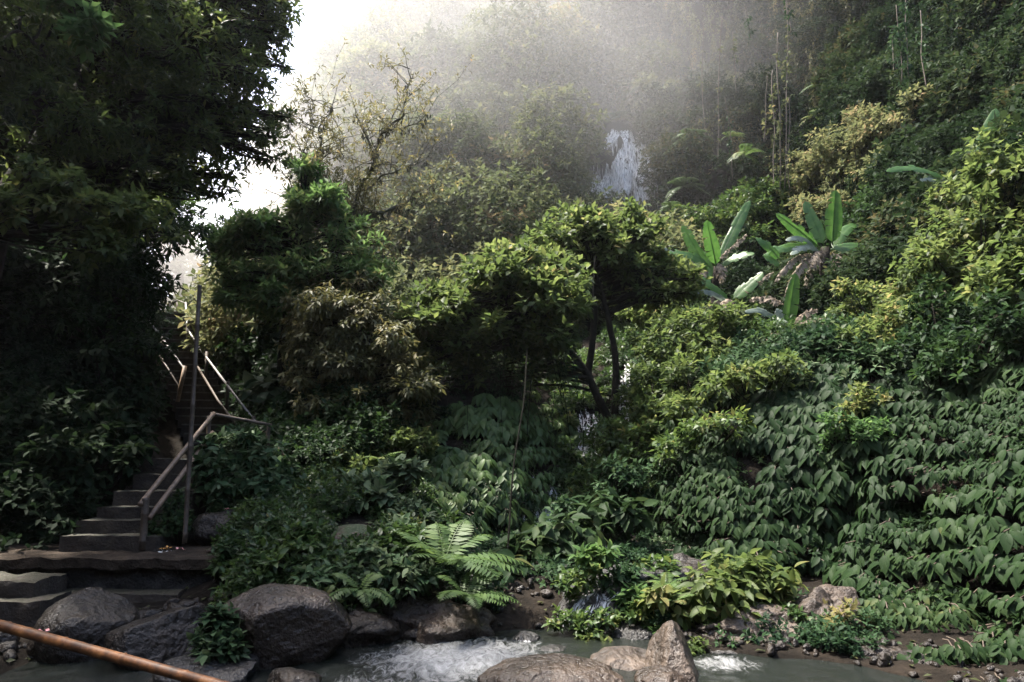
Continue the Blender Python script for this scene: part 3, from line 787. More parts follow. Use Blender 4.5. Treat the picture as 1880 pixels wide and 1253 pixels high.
def shrub(label, spots, mat='mid', L=.12, dens=1.0, name='shrub', base=None, cat='shrub', tint=.4, tmpl=None, nl=6, droop=.25, thr=.36, shell=.5, group=None,
          stems=True, anchor=True, low=-.75, tvar=.28, spread=.9, up=.35, stem=.5, tj=.13, stemmat='bark', stemr=.012):
    L = L * 1.25; thr = thr + .04
    if anchor:
        sp2 = []
        for q in spots:
            yt = yter(q[0], q[1]); rad = max(q[3], q[4]) * q[2] / FPX
            Y = min(q[2], yt - .35 * rad)
            if yt < 900: Y = max(Y, yt - 1.6 - rad)
            sp2.append((q[0], q[1], Y, q[3], q[4]))
        spots = sp2
    lob = lobes_px(spots)
    if base is None:
        c = np.mean([l[0] for l in lob], 0); base = np.array([c[0], c[1] + .15, min(l[0][2] - l[1][2] for l in lob) - .2])
    else:
        base = W(*base)
    e = empty(name, base, label, cat, group)
    lc = LC(nseed()); r = lc.rng; mb = MB(); ns = 0
    for c, rad in ragged(lob, r, 3):
        area = 4 * pi * (np.mean(rad[:2]) * rad[2])
        Mn = int(dens * area / (L * L) * .85) + 8
        lc.lobe(c, rad, Mn, nl, L, tint, thr, 1.6, shell, up, droop, low, spread, stem, tvar, tj)
        if stems:
            for k in range(3):
                p = c + r.normal(0, .4, 3) * rad
                mb.tube(wiggle(base + r.normal(0, .04, 3), p, 8, .09, int(r.integers(1e4))), np.linspace(stemr * 1.6, stemr * .4, 8), 5); ns += 1
    lc.build('foliage', M[mat], e, tmpl or TS)
    if ns: mb.build('stems', M[stemmat], e, True)
    return e


def env(top, bot, n, Y, seed, rx=(18, 38), ry=(9, 18), dY=.5, bias=1.5):
    r = np.random.default_rng(seed); out = []
    for _ in range(n):
        px = r.uniform(top[0][0], top[-1][0]); t_ = np.interp(px, *zip(*top)); b_ = np.interp(px, *zip(*bot))
        out.append((px, t_ + (b_ - t_) * r.random() ** bias, Y + r.uniform(-dY, dY), r.uniform(*rx), r.uniform(*ry)))
    return out


def tree(label, trunk, spots, mat='mid', L=.14, dens=1., tint=.4, trunk_r=(.12, .05), bark='bark', sub=4, name='tree', tmpl=None, branch_r=.03, hang=0, **kw):
    """trunk: list of world points; branches go from the trunk to every lobe"""
    tp_ = np.array(trunk, float); L = L * 1.25
    e = empty(name, tp_[0], label, 'tree', kw.pop('group', None))
    tt = np.linspace(0, len(tp_) - 1, 6 * (len(tp_) - 1) + 1); tp2 = smooth_interp(tt, np.arange(len(tp_), dtype=float), tp_)
    tp2 += (np.stack([vnoise(tp2, 2.2, 50 + k, 2) for k in range(3)], -1) - .5) * trunk_r[0] * .8
    mb = MB(); mb.tube(tp2, np.linspace(trunk_r[0], trunk_r[1], len(tp2)), 9); mb.build('trunk', M[bark], e, True)
    lc = LC(nseed()); r = lc.rng; bb = MB()
    kk = dict(thr=.38, shell=.35, up=.3, droop=.25, low=-.85, spread=.9, stem=.5, tvar=.28, tj=.13); nl = kw.pop('nl', 6); kk.update(kw)
    for c, rad in ragged(lobes_px(spots), r):
        Mn = int(dens * 4 * pi * np.mean(rad[:2]) * rad[2] / (L * L) * .85) + 8
        P = lc.lobe(c, rad, Mn, nl, L, tint, kk['thr'], 1.6, kk['shell'], kk['up'], kk['droop'], kk['low'], kk['spread'], kk['stem'], kk['tvar'], kk['tj'])
        k0 = int(np.argmin(np.linalg.norm(tp2 - c, axis=1) + np.maximum(0, tp2[:, 2] - c[2]) * .8 - np.linspace(0, .2, len(tp2))))
        br_ = wiggle(tp2[k0], c, 10, .10, int(r.integers(1e4)), (0, 0, .06 * np.linalg.norm(c - tp2[k0])))
        bb.tube(br_, np.linspace(branch_r, branch_r * .4, 10), 6)
        for q in range(sub):
            i = int(r.integers(3, 10)); p = P[int(r.integers(len(P)))] if len(P) else c
            bb.tube(wiggle(br_[i], p, 7, .12, int(r.integers(1e4))), np.linspace(branch_r * .45, branch_r * .12, 7), 4)
    bb.build('branches', M[bark], e, True)
    lc.build('crown', M[mat], e, tmpl or TS)
    return e


def fern(label, px, py, Y, L, nf=8, mat='fern', tint=.45, arch=.7, lean=(0, 0, 0), spread=1.0, npin=18, wid=.22, group=None, dirs=None, name='fern', up=.7):
    b = W(px, py, Y); e = empty(name, b, label, 'fern', group); r = np.random.default_rng(nseed())
    for k in range(nf):
        a = k * 2 * pi / nf + r.uniform(-.3, .3)
        d = np.array([cos(a) * spread, sin(a) * spread * .8, up + r.uniform(-.1, .3)]) + np.asarray(lean)
        if dirs: d = np.array(dirs[k], float)
        lc = LC(nseed())
        lc.frond(b, d, L * r.uniform(.75, 1.1), np.clip(tint + r.normal(0, .1), 0, 1), arch * r.uniform(.8, 1.25), npin, wid)
        lc.build('frond', M[mat], e, TP)
    return e


# ------------------------------------------------------------------ stuff: undergrowth covering the slopes
def cover(name, label, n, pxr, rowr, mat, rad, L, dens=1.0, tint=.4, k=.85, thr=.3, nl=6, seed=1, reject=None, tmpl=None, lift=.3, droop=.3, flat=.8, tvar=.3, tilt=.35, ydens=1.2):
    lc = LC(seed); r = lc.rng
    P, N_ = terrain_sample(r, n, pxr, rowr, ydens)
    X, Yp = proj(P)
    ok = np.ones(n, bool)
    if reject is not None: ok &= ~reject(X, Yp, P)
    for p, nn in zip(P[ok], N_[ok]):
        if nn[2] < -.2: nn = -nn
        R = r.uniform(*rad) * (.6 + .8 * r.random()); Lf = (r.uniform(*L))
        up_ = nrmz(nn + UP * .5)
        c = p + up_ * R * lift
        D = nrmz(r.normal(size=(int(k * dens * 12.5 * R * R / (Lf * Lf)) + 4, 3)))
        D = D[(D @ up_) > -.35]
        rr = .55 + .45 * np.sqrt(r.random(len(D)))
        lump = .7 + .6 * vnoise(D + p, 2.0, 3, 2)
        Q = c + D * (rr * lump * R)[:, None] * np.array([1, 1, flat])
        kp = vnoise(Q, 1.5 / R, 7, 2) > thr; Q = Q[kp]; D = D[kp]
        if not len(Q): continue
        tb = np.clip(tint + r.normal(0, tvar * .6), 0.02, .98)
        lc.sprigs(Q, D * .8 + up_ * tilt + UP * .1, nl, Lf, .5, .9, droop, tb + tvar * .5 * (vnoise(Q, 2 / R, 4) - .5), .12)
    o = lc.build(name, M[mat], None, tmpl or TS)
    return tag(o, label, None, None, 'stuff')


def in_ell(X, Y, cx, cy, rx, ry): return ((X - cx) / rx) ** 2 + ((Y - cy) / ry) ** 2 < 1


near_fall = lambda X, Y, P: (np.abs(X - 1135) < 85) & (Y > 250) & (Y < 520) & (P[:, 1] < 28)
fallzone = lambda X, Y, P: in_ell(X, Y, 1112, 325, 132, 118) | near_fall(X, Y, P)
fallzone_low = lambda X, Y, P: in_ell(X, Y, 1138, 328, 78, 105) | near_fall(X, Y, P)
cover('hillside_undergrowth', 'misty tangle of shrubs covering the steep hillside', 900, (430, 1200), (6.0, 9.2), 'hill', (.8, 2.1), (.20, .30), .75, .42, seed=11, reject=fallzone, lift=.45, tvar=.42, ydens=1.0)
cover('hillside_low_growth', 'low plants between the shrubs of the steep hillside', 700, (430, 1200), (6.0, 9.2), 'hill', (.35, .8), (.18, .26), .7, .3, seed=21, reject=fallzone_low, lift=.2, ydens=1.0)
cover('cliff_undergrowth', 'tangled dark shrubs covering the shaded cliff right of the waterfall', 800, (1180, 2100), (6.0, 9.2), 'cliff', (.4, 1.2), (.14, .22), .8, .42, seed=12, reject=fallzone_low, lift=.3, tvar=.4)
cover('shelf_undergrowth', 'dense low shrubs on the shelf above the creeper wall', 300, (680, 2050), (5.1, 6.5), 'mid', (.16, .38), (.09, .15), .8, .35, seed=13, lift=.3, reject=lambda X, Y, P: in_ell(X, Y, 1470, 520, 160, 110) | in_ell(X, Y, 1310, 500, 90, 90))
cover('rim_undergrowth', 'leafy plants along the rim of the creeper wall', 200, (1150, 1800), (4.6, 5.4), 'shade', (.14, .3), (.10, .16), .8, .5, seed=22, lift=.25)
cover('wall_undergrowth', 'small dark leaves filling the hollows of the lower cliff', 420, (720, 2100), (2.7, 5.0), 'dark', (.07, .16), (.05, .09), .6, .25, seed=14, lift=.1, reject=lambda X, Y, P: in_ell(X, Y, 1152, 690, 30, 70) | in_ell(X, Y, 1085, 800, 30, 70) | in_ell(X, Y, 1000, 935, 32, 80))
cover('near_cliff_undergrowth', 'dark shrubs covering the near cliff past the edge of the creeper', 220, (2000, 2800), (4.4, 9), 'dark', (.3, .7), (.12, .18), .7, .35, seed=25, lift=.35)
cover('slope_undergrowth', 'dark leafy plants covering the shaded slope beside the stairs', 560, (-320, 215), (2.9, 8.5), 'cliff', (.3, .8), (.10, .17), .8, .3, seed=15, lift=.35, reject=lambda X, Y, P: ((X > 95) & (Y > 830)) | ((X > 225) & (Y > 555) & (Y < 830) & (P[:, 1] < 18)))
cover('bank_undergrowth', 'low leafy plants covering the bank between stairs and gully', 520, (430, 780), (1.5, 4.2), 'mid', (.08, .24), (.05, .10), .75, .3, seed=16, lift=.3,
      reject=lambda X, Y, P: in_ell(X, Y, 640, 985, 60, 40) | in_ell(X, Y, 790, 1130, 90, 60) | (Y > 1165) | ((X < 545) & (Y < 930)))
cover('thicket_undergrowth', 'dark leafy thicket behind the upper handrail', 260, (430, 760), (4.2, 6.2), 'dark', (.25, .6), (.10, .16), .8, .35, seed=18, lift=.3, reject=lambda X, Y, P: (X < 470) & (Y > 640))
cover('gully_side_undergrowth', 'dark leafy plants around the trunks at the head of the gully', 150, (1010, 1230), (3.0, 5.2), 'mid', (.14, .3), (.08, .13), .8, .35, seed=23, lift=.25, reject=lambda X, Y, P: in_ell(X, Y, 1152, 690, 24, 60) | in_ell(X, Y, 1085, 800, 24, 60))
gz = lambda X, Y, P: in_ell(X, Y, 1152, 690, 30, 70) | in_ell(X, Y, 1085, 800, 30, 70) | in_ell(X, Y, 1000, 935, 32, 80)
cover('waterside_undergrowth', 'small green plants along the water edge below the cliff', 75, (1180, 1640), (1.2, 2.5), 'shade', (.05, .15), (.04, .08), .7, .35, seed=24, lift=.25)
cover('gully_undergrowth', 'small wet plants lining the bottom of the gully', 160, (780, 1250), (1.6, 2.8), 'shade', (.06, .16), (.05, .09), .7, .4, seed=19, lift=.2, reject=gz)
cover('ridge_undergrowth', 'misty shrubs beyond the top of the stairs', 160, (300, 560), (7.6, 9.2), 'hill', (.6, 1.5), (.18, .28), .8, .45, seed=17, lift=.4)


# ------------------------------------------------------------------ big-leaved creeper walls
def creeper(name, label, region, n, L, seed, pxr, rowr, tint=.4, hollow=None, mat='vine', rowgap=.26, cat='creeper', dens=0.52, nl=7, stick=.19):
    lc = LC(seed); r = lc.rng
    P, N_ = terrain_sample(r, n, pxr, rowr, 1.0)
    X, Yp = proj(P); ok = region(X, Yp)
    P = P[ok]; N_ = N_[ok]
    N_ = np.where(N_[:, 2:3] < -.2, -N_, N_)
    # rows: push the points to wavy level rows
    ph = (vnoise(P * np.array([1, 1, .3]), .8, 3, 2) - .5) * 1.0 + .08 * P[:, 0]
    kk = np.round((P[:, 2] + ph) / rowgap)
    zrow = kk * rowgap - ph + r.normal(0, .028, len(P))
    slope = np.clip(N_[:, 2:3], .0, .8)
    dz = zrow - P[:, 2]
    hz = nrmz(N_ * np.array([1, 1, 0]))
    P = P + UP * dz[:, None] - hz * (dz[:, None] * slope / np.sqrt(1 - np.minimum(slope, .95) ** 2))
    keep = vnoise(P, 1.1, 21 + seed, 2) > .24
    if hollow is not None:
        X, Yp = proj(P); keep &= ~hollow(X, Yp)
    P = P[keep]; N_ = N_[keep]; kk = kk[keep]; hz = nrmz(N_ * np.array([1, 1, 0]) + np.array([0, -.25, 0]))
    # thin out clusters that sit on top of each other
    sel = []; cell = {}
    for i in r.permutation(len(P)):
        key = (kk[i],) + tuple(np.floor(P[i][:2] / (L * dens)).astype(int))
        if key in cell: continue
        cell[key] = 1; sel.append(i)
    P = P[sel]; hz = hz[sel]; m_ = len(P)
    side = np.cross(hz, UP)
    tb = np.clip(tint + (vnoise(P, .9, 31, 2) - .5) * .8 + r.normal(0, .06, m_), 0, 1)
    out_ = P + hz * r.uniform(stick * .6, stick * 1.8, (m_, 1))
    mb = MB()
    ang = np.linspace(-1.25, 1.25, nl); csz = np.clip(1 + (vnoise(P, 1.3, 77, 2) - .5) * 1.1 + r.normal(0, .12, m_), .55, 1.5); yaw = r.normal(0, .25, m_)
    for k in range(nl):
        a = ang[k] + yaw + r.normal(0, .16, m_)
        d = hz * (np.cos(a) * .75)[:, None] + side * (np.sin(a) * 1.0)[:, None] - UP * (.55 + .25 * np.abs(np.cos(a)) + r.normal(0, .14, m_))[:, None]
        nr = UP * .9 + hz * .75 + side * (np.sin(a) * .5)[:, None] + r.normal(0, .16, (m_, 3))
        ln = L * r.uniform(.72, 1.12, m_) * csz * np.clip(P[:, 1] / 8.6, .62, 1.12)
        lc.add(out_ + side * (np.sin(a) * L * .35)[:, None] - hz * (.1 * L) + UP * r.normal(0, .03, (m_, 1)), d, nr, ln, np.clip(tb + r.normal(0, .07, m_), 0, 1), r.uniform(.85, 1.15, m_))
    e = empty(name, P[np.argmin(P[:, 2])], label, cat, None)
    lc.build('foliage', M[mat], e, TV)
    for i in range(0, m_, 2):
        a = P[i] - hz[i] * .1; mb.tube([a, a * .4 + out_[i] * .6 + UP * .03, out_[i]], .006, 4, cap=False)
    mb.build('stems', M['vinecord'], e)
    return e


def reg_right(X, Y):
    top = np.interp(X, [1080, 1200, 1330, 1500, 1640, 1760, 1900, 2100, 2750], [900, 830, 715, 650, 655, 680, 630, 560, 300])
    bot = np.interp(X, [1080, 1180, 1280, 1330, 1480, 1550, 1570, 1620, 1700, 2100, 2750], [930, 960, 1075, 1080, 1060, 1010, 1140, 1200, 1245, 1290, 1500])
    return (Y > top) & (Y < bot) & (X > 1080) & (X < 2750)


hollow_r = lambda X, Y: (in_ell(X, Y, 1545, 995, 22, 30) | in_ell(X, Y, 1150, 960, 80, 35) | in_ell(X, Y, 1590, 905, 30, 55) | in_ell(X, Y, 1700, 950, 60, 25) | in_ell(X, Y, 1480, 1060, 60, 22) | in_ell(X, Y, 1810, 1130, 55, 30))
creeper('creeper', 'broad-leaved glossy creeper hanging in rows over the near cliff, below the banana plants', reg_right, 60000, .165, 51, (1060, 2750), (1.7, 5.6), .42, hollow_r)


def reg_mid(X, Y):
    top = np.interp(X, [740, 790, 860, 930, 1010, 1070], [905, 800, 745, 730, 740, 800])
    bot = np.interp(X, [740, 800, 880, 930, 1010, 1070], [960, 985, 975, 960, 860, 830])
    return (Y > top) & (Y < bot) & (X > 735) & (X < 1075)


creeper('creeper', 'paler creeper draped on the middle cliff under the umbrella-shaped tree', reg_mid, 20000, .165, 52, (700, 1100), (2.3, 6.0), .6, lambda X, Y: in_ell(X, Y, 860, 940, 30, 18), dens=.55, mat='vinepale_lifted')
creeper('creeper', 'small-leaved creeper lining the dark gully foot beside the long hanging root', lambda X, Y: in_ell(X, Y, 905, 975, 75, 85), 5000, .12, 53, (760, 1060), (2.0, 5.0), .3, None, rowgap=.14, dens=.75)

# clumps of the same large leaves standing free
shrub('drooping large-leaved plants at the gully mouth behind the rapids', [(990, 1040, 8.6, 80, 40), (930, 1075, 8.2, 50, 30), (1060, 1000, 9.0, 60, 45), (1100, 950, 9.4, 50, 30)], 'vine', .2, .8, tint=.5, tmpl=TV, droop=.7, thr=.3, up=.1, name='large_leaved_plant', cat='plant', anchor=False)
shrub('sunlit yellow-green broad-leaved plant on the long tan rock ledge', [(1300, 1095, 7.15, 75, 32), (1380, 1080, 7.2, 55, 38), (1335, 1050, 7.4, 50, 25), (1255, 1110, 7.0, 35, 22), (1420, 1070, 7.2, 30, 30)], 'yellow', .12, .8, tint=.62, tmpl=TV, droop=.55, thr=.28, up=.2, name='broad_leaved_plant', cat='plant', anchor=False)

# ------------------------------------------------------------------ trees on the left
tree('huge dark tree overhanging the stairs with its crown against the white sky',
     [W(-120, 980, 9.5), W(-60, 600, 9.4), W(60, 300, 9.2), W(180, 120, 9.2), W(260, -60, 9.2)],
     [(40, 60, 7.6, 150, 140), (200, 40, 8.4, 150, 130), (340, 30, 9.4, 120, 100), (430, 60, 9.8, 80, 85), (460, 150, 9.8, 60, 60), (400, 190, 9.5, 90, 80),
      (300, 180, 9.0, 120, 110), (150, 210, 8.4, 140, 120), (20, 260, 8, 140, 130), (420, 265, 9.6, 70, 50), (360, 300, 9.4, 80, 55), (260, 320, 9.2, 100, 70), (470, 235, 9.9, 45, 40),
      (450, -40, 9.8, 90, 90), (500, 90, 10, 30, 40), (170, 380, 9.2, 110, 80), (490, 20, 9.9, 40, 40),
      (150, -450, 6.8, 230, 120), (-100, -350, 6.3, 260, 130), (-300, -200, 6, 250, 140), (60, -220, 8, 200, 110), (-150, -650, 5.6, 260, 120)],  # unseen lobes above the frame, added to shade terrace and boulders
     'olive', .115, .62, .4, (.30, .10), sub=9, branch_r=.055, thr=.43, shell=.2, tmpl=TN, droop=.3)
tree('broad black-green tree filling the corner behind the huge overhanging tree', [W(-150, 900, 13), W(-60, 400, 13), W(60, 200, 13)],
     [(0, 40, 12.5, 160, 150), (150, 60, 12.8, 140, 130), (280, 60, 13.2, 120, 100), (80, 250, 12.4, 150, 120), (230, 220, 12.8, 120, 110), (320, 160, 13.2, 90, 90), (20, 400, 12, 130, 110), (160, 380, 12.3, 110, 100), (280, 330, 12.8, 70, 70), (370, 60, 13.4, 70, 80), (230, -60, 13, 200, 100), (360, 250, 13.2, 50, 40)],
     'dark', .23, 1.0, .25, (.3, .1), sub=3, branch_r=.06, thr=.34, shell=.3, tmpl=TN)
tree('slender dark tree rising behind the stairs at the edge of the forest', [W(180, 900, 12), W(200, 600, 12), W(260, 400, 12)],
     [(280, 420, 11.5, 70, 70), (210, 470, 11, 80, 80), (265, 510, 11.8, 50, 60), (120, 520, 10.5, 100, 100), (225, 580, 11.5, 70, 60), (300, 370, 12, 50, 45)], 'dark', .13, 1.0, .35, (.1, .04), tmpl=TN, thr=.36, shell=.3)
shrub('leafy bough catching the light against the dark trees over the stairs', [(70, 330, 6.6, 55, 35), (130, 380, 6.6, 65, 45), (200, 395, 6.8, 70, 35), (265, 410, 7, 60, 40), (150, 450, 6.7, 55, 40), (60, 380, 6.5, 55, 35)], 'olive', .085, .5, tint=.45, tmpl=TB, droop=.35, thr=.42, name='bough', base=(-60, 420, 7.), cat='bough', shell=.3, anchor=False)
shrub('lit spray of leaves near the top of the huge dark tree', [(130, 10, 6.6, 30, 25), (155, 45, 6.6, 25, 30)], 'bright', .12, .6, tint=.4, thr=.35, name='bough', base=(90, -60, 7.), cat='bough', anchor=False)
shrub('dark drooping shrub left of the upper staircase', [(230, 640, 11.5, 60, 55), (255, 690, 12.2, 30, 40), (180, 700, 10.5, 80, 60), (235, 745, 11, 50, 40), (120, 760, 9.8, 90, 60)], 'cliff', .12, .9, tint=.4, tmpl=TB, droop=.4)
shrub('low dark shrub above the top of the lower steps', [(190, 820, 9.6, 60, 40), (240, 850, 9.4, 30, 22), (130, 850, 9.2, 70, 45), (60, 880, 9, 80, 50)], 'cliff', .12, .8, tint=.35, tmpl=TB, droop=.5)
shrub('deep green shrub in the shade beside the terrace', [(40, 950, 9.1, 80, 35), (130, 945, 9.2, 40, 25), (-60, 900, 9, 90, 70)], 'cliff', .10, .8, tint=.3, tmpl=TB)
fern('feathery fern frond hanging from the dark tree before the white sky', 330, 375, 10.5, .65, 4, 'fern', .2, .6, dirs=[(1, 0, .1), (1, .1, -.3), (.8, 0, .4), (.7, 0, -.6)])

# bamboo-rail side shrubs
shrub('shrub with long pale-edged drooping leaves behind the end of the handrail', [(530, 745, 12.6, 45, 25), (580, 795, 12.0, 40, 25), (560, 770, 12.2, 45, 25), (505, 725, 13.2, 35, 18)], 'shade', .28, .85, tint=.85, tmpl=TV, droop=.45, thr=.25, up=.3, anchor=False)
shrub('dense mid-green shrub below the cross rail, right of the tall pole', [(420, 830, 9.3, 55, 35), (470, 860, 9.2, 60, 40), (400, 870, 9.0, 35, 40), (440, 900, 9.0, 60, 35), (500, 905, 9.2, 45, 35)], 'shade', .12, .95, tint=.75, tmpl=TB, droop=.4, thr=.3)
shrub('dark leafy shrub on the slope outside the upper handrail', [(470, 650, 15.4, 60, 50), (440, 630, 16.5, 35, 35), (520, 620, 14.6, 60, 60), (540, 700, 13.6, 50, 40), (470, 710, 14.6, 40, 40), (570, 680, 13.4, 50, 50)], 'dark', .14, .9, tint=.4, tmpl=TB)

tree('bright green tree with hand-shaped leaves left of the mossy tree',
     [W(500, 860, 12.6), W(520, 620, 12.6), W(545, 500, 12.5), W(560, 400, 12.4)],
     [(565, 375, 12.3, 26, 18), (600, 405, 12.2, 36, 24), (525, 440, 12.4, 45, 35), (590, 450, 12.1, 60, 40), (640, 470, 12, 45, 35), (495, 480, 12.6, 45, 35), (540, 500, 12.2, 60, 45), (630, 530, 12, 50, 35), (475, 530, 12.8, 40, 45), (590, 560, 12.1, 55, 40), (520, 570, 12.5, 55, 45), (660, 580, 12, 40, 40), (565, 320, 12.4, 22, 20)][::2] + env([(415, 430), (480, 390), (540, 350), (570, 335), (620, 370), (680, 450), (715, 560)], [(415, 540), (480, 590), (560, 620), (640, 610), (715, 620)], 44, 12.3, 14, bias=1.0),
     'bright', .15, .6, .68, (.07, .02), tmpl=TN, nl=7, spread=1.2, up=.5, droop=.22, thr=.36, shell=.35)
# mossy bare tree
mt = empty('mossy_tree', W(600, 760, 13.5), 'sparse mossy tree with bare twisted limbs in front of the misty hillside', 'tree')
mb = MB(); rr_ = np.random.default_rng(5)
main = np.array([W(600, 760, 13.5), W(600, 600, 13.5), W(612, 500, 13.4), W(625, 440, 13.3), W(640, 405, 13.2)])
mp_ = smooth_interp(np.linspace(0, 4, 25), np.arange(5.), main); mb.tube(mp_, np.linspace(.15, .09, 25), 9); mb.build('trunk', M['moss'], mt, True)
LIMB = [([(625, 440), (655, 400), (690, 388), (740, 382)], .075, .03), ([(640, 405), (660, 350), (690, 300), (700, 250), (740, 215), (755, 130)], .055, .012), ([(690, 300), (670, 250), (650, 215)], .03, .008),
        ([(612, 470), (585, 400), (565, 330), (555, 280)], .055, .015), ([(565, 330), (600, 290), (640, 270)], .02, .006), ([(612, 480), (600, 380), (590, 300), (585, 250), (610, 190)], .04, .01), ([(700, 250), (750, 230), (790, 210)], .02, .006),
        ([(660, 350), (720, 320), (780, 285)], .025, .008), ([(740, 382), (770, 350), (800, 340)], .02, .006), ([(555, 280), (530, 240), (520, 200)], .014, .004), ([(555, 280), (575, 230), (570, 190)], .014, .004), ([(640, 460), (690, 470), (720, 470)], .025, .01), ([(585, 400), (545, 350), (530, 310)], .02, .006)]
bb = MB(); lcM = LC(77); lcP = LC(78); moss = LC(79); tips = []
for pts, r0, r1 in LIMB:
    q = np.array([W(x, y, 13.2 + .4 * sin(x * .05 + y * .02)) for x, y in pts]); n_ = 6 * (len(q) - 1) + 1
    q = smooth_interp(np.linspace(0, len(q) - 1, n_), np.arange(len(q), dtype=float), q)
    q += (np.stack([vnoise(q, 2.5, 90 + k, 2) for k in range(3)], -1) - .5) * .22
    bb.tube(q, np.linspace(r0, r1, n_), 7)
    for i in range(3, n_, 1):
        for _ in range(2):
            tip = q[i] + rr_.normal(0, 1, 3) * np.array([.5, .4, .35]) + UP * rr_.uniform(.0, .5)
            w_ = wiggle(q[i], tip, 6, .15, int(rr_.integers(1e4))); bb.tube(w_, np.linspace(min(r1, .010), .003, 6), 4, cap=False); tips.append(w_[3:])
    # moss tufts hanging under the limbs
    k = rr_.integers(0, n_, 70 if r0 > .03 else 16)
    P = q[k] + rr_.normal(0, .03, (len(k), 3)); moss.sprigs(P - UP * .03, -UP + rr_.normal(0, .2, (len(k), 3)), 4, .10, .5, .5, .5, .3, .2)
tips = np.concatenate(tips)
lcP.sprigs(tips, rr_.normal(0, .6, tips.shape) + UP * .3, 5, .11, .6, .9, .2, .5, .2)
hg = []
for _ in range(240):
    c = W(rr_.uniform(560, 690), rr_.uniform(300, 420), 13.2 + rr_.uniform(-.4, .4)); ln_ = rr_.uniform(.2, .7)
    for z in np.linspace(0, ln_, 6): hg.append(c - UP * z + rr_.normal(0, .02, 3))
lcM.sprigs(np.array(hg), -UP + rr_.normal(0, .5, (len(hg), 3)), 3, .09, .4, .8, .3, .35, .2)
bb.build('branches', M['moss'], mt, True); lcP.build('foliage', M['pale'], mt, TN); lcM.build('hanging_foliage', M['brown'], mt, TN); moss.build('moss', M['moss'], mt, TN)

tree('yellow-brown bushy tree draping down to the bank between stairs and creeper', [W(640, 880, 11.6), W(640, 700, 11.7), W(660, 600, 11.6)],
     [(620, 560, 11.6, 70, 40), (690, 560, 11.6, 55, 38), (660, 600, 11.3, 80, 50), (720, 620, 11.4, 45, 60), (600, 640, 11.4, 70, 60), (680, 690, 11.2, 70, 60), (740, 690, 11.3, 40, 50), (600, 720, 11.4, 60, 50), (660, 765, 11.2, 60, 45), (725, 760, 11.3, 40, 40), (575, 590, 11.8, 50, 50)][::2] + env([(545, 590), (600, 530), (660, 522), (720, 540), (775, 590)], [(545, 740), (620, 800), (700, 835), (775, 790)], 46, 11.4, 13, bias=1.0),
     'brown', .115, .85, .5, (.08, .03), tmpl=TN, droop=.7, thr=.38, shell=.35, up=.0)
# strands hanging below it
hv = LC(81); r = hv.rng
for _ in range(60):
    px = r.uniform(570, 770); y0 = r.uniform(720, 800); p = W(px, y0, 11.2 + r.uniform(-.3, .3)); ln_ = r.uniform(.2, .8)
    q = np.array([p - UP * z + r.normal(0, .025, 3) for z in np.arange(0, ln_, .06)]); hv.sprigs(q, -UP + r.normal(0, .4, q.shape), 3, .075, .4, .8, .3, .3, .2)
tag(hv.build('hanging_creeper', M['dark'], None, TN), 'fine dark strands trailing below the yellow-brown tree', 'creeper')
tree('thin bare-trunked tree standing in the white gap above the stairs', [W(408, 600, 19), W(420, 540, 19), W(432, 470, 19), W(428, 400, 19)],
     [(420, 430, 19, 40, 30), (440, 470, 19.5, 30, 30), (390, 460, 19, 30, 25), (455, 430, 19, 25, 25)], 'dark', .16, .6, .4, (.09, .05), thr=.42)
for i, (px, py, Y, s_, lab) in enumerate(((350, 500, 30, 60, 'pale misty tree behind the tall pole'), (395, 505, 34, 40, 'palest misty tree beyond the bare trunk'), (470, 560, 26, 50, 'hazy bush behind the bright green tree at the gap'), (330, 440, 27, 45, 'hazy tree half hidden by dark foliage above the staircase top'))):
    tree(lab, [W(px, py + 130, Y), W(px + 5, py + 40, Y), W(px, py, Y)], [(px, py, Y, s_, s_ * .6), (px - s_ * .5, py + s_ * .6, Y, s_ * .7, s_ * .6), (px + s_ * .5, py + s_ * .5, Y, s_ * .6, s_ * .6), (px, py + s_ * 1.1, Y, s_ * .8, s_ * .5)], 'hill', .24, .35, .5, (.12, .05), thr=.5, sub=2)

# ------------------------------------------------------------------ ridge and hillside trees and shrubs (individuals)
RID = [(640, 85, 43, 50, 45, 'misty round-headed tree on the ridge at the edge of the white sky'), (700, 55, 44, 55, 45, 'misty tree on the skyline next to the round-headed one'), (775, 20, 45, 60, 45, 'misty tall tree where the skyline leaves the frame'),
       (830, 30, 44, 50, 40, 'pale rounded tree on the skyline beside the small notch of sky'), (620, 130, 41, 30, 30, 'small misty tree lowest on the ridge skyline'), (960, 5, 44, 70, 35, 'pale tree right of the notch of sky on the ridge')]
for px, py, Y, rx, ry, lab in RID:
    tree(lab, [W(px + 6, py + ry * 2.6, Y), W(px, py + ry * .6, Y), W(px, py, Y)], [(px, py, Y, rx, ry), (px - rx * .7, py + ry * .7, Y, rx * .7, ry * .7), (px + rx * .6, py + ry * .8, Y, rx * .7, ry * .8), (px, py + ry * 1.5, Y, rx, ry)], 'hill', .28, .75, .45, (.14, .06), thr=.36, sub=2)
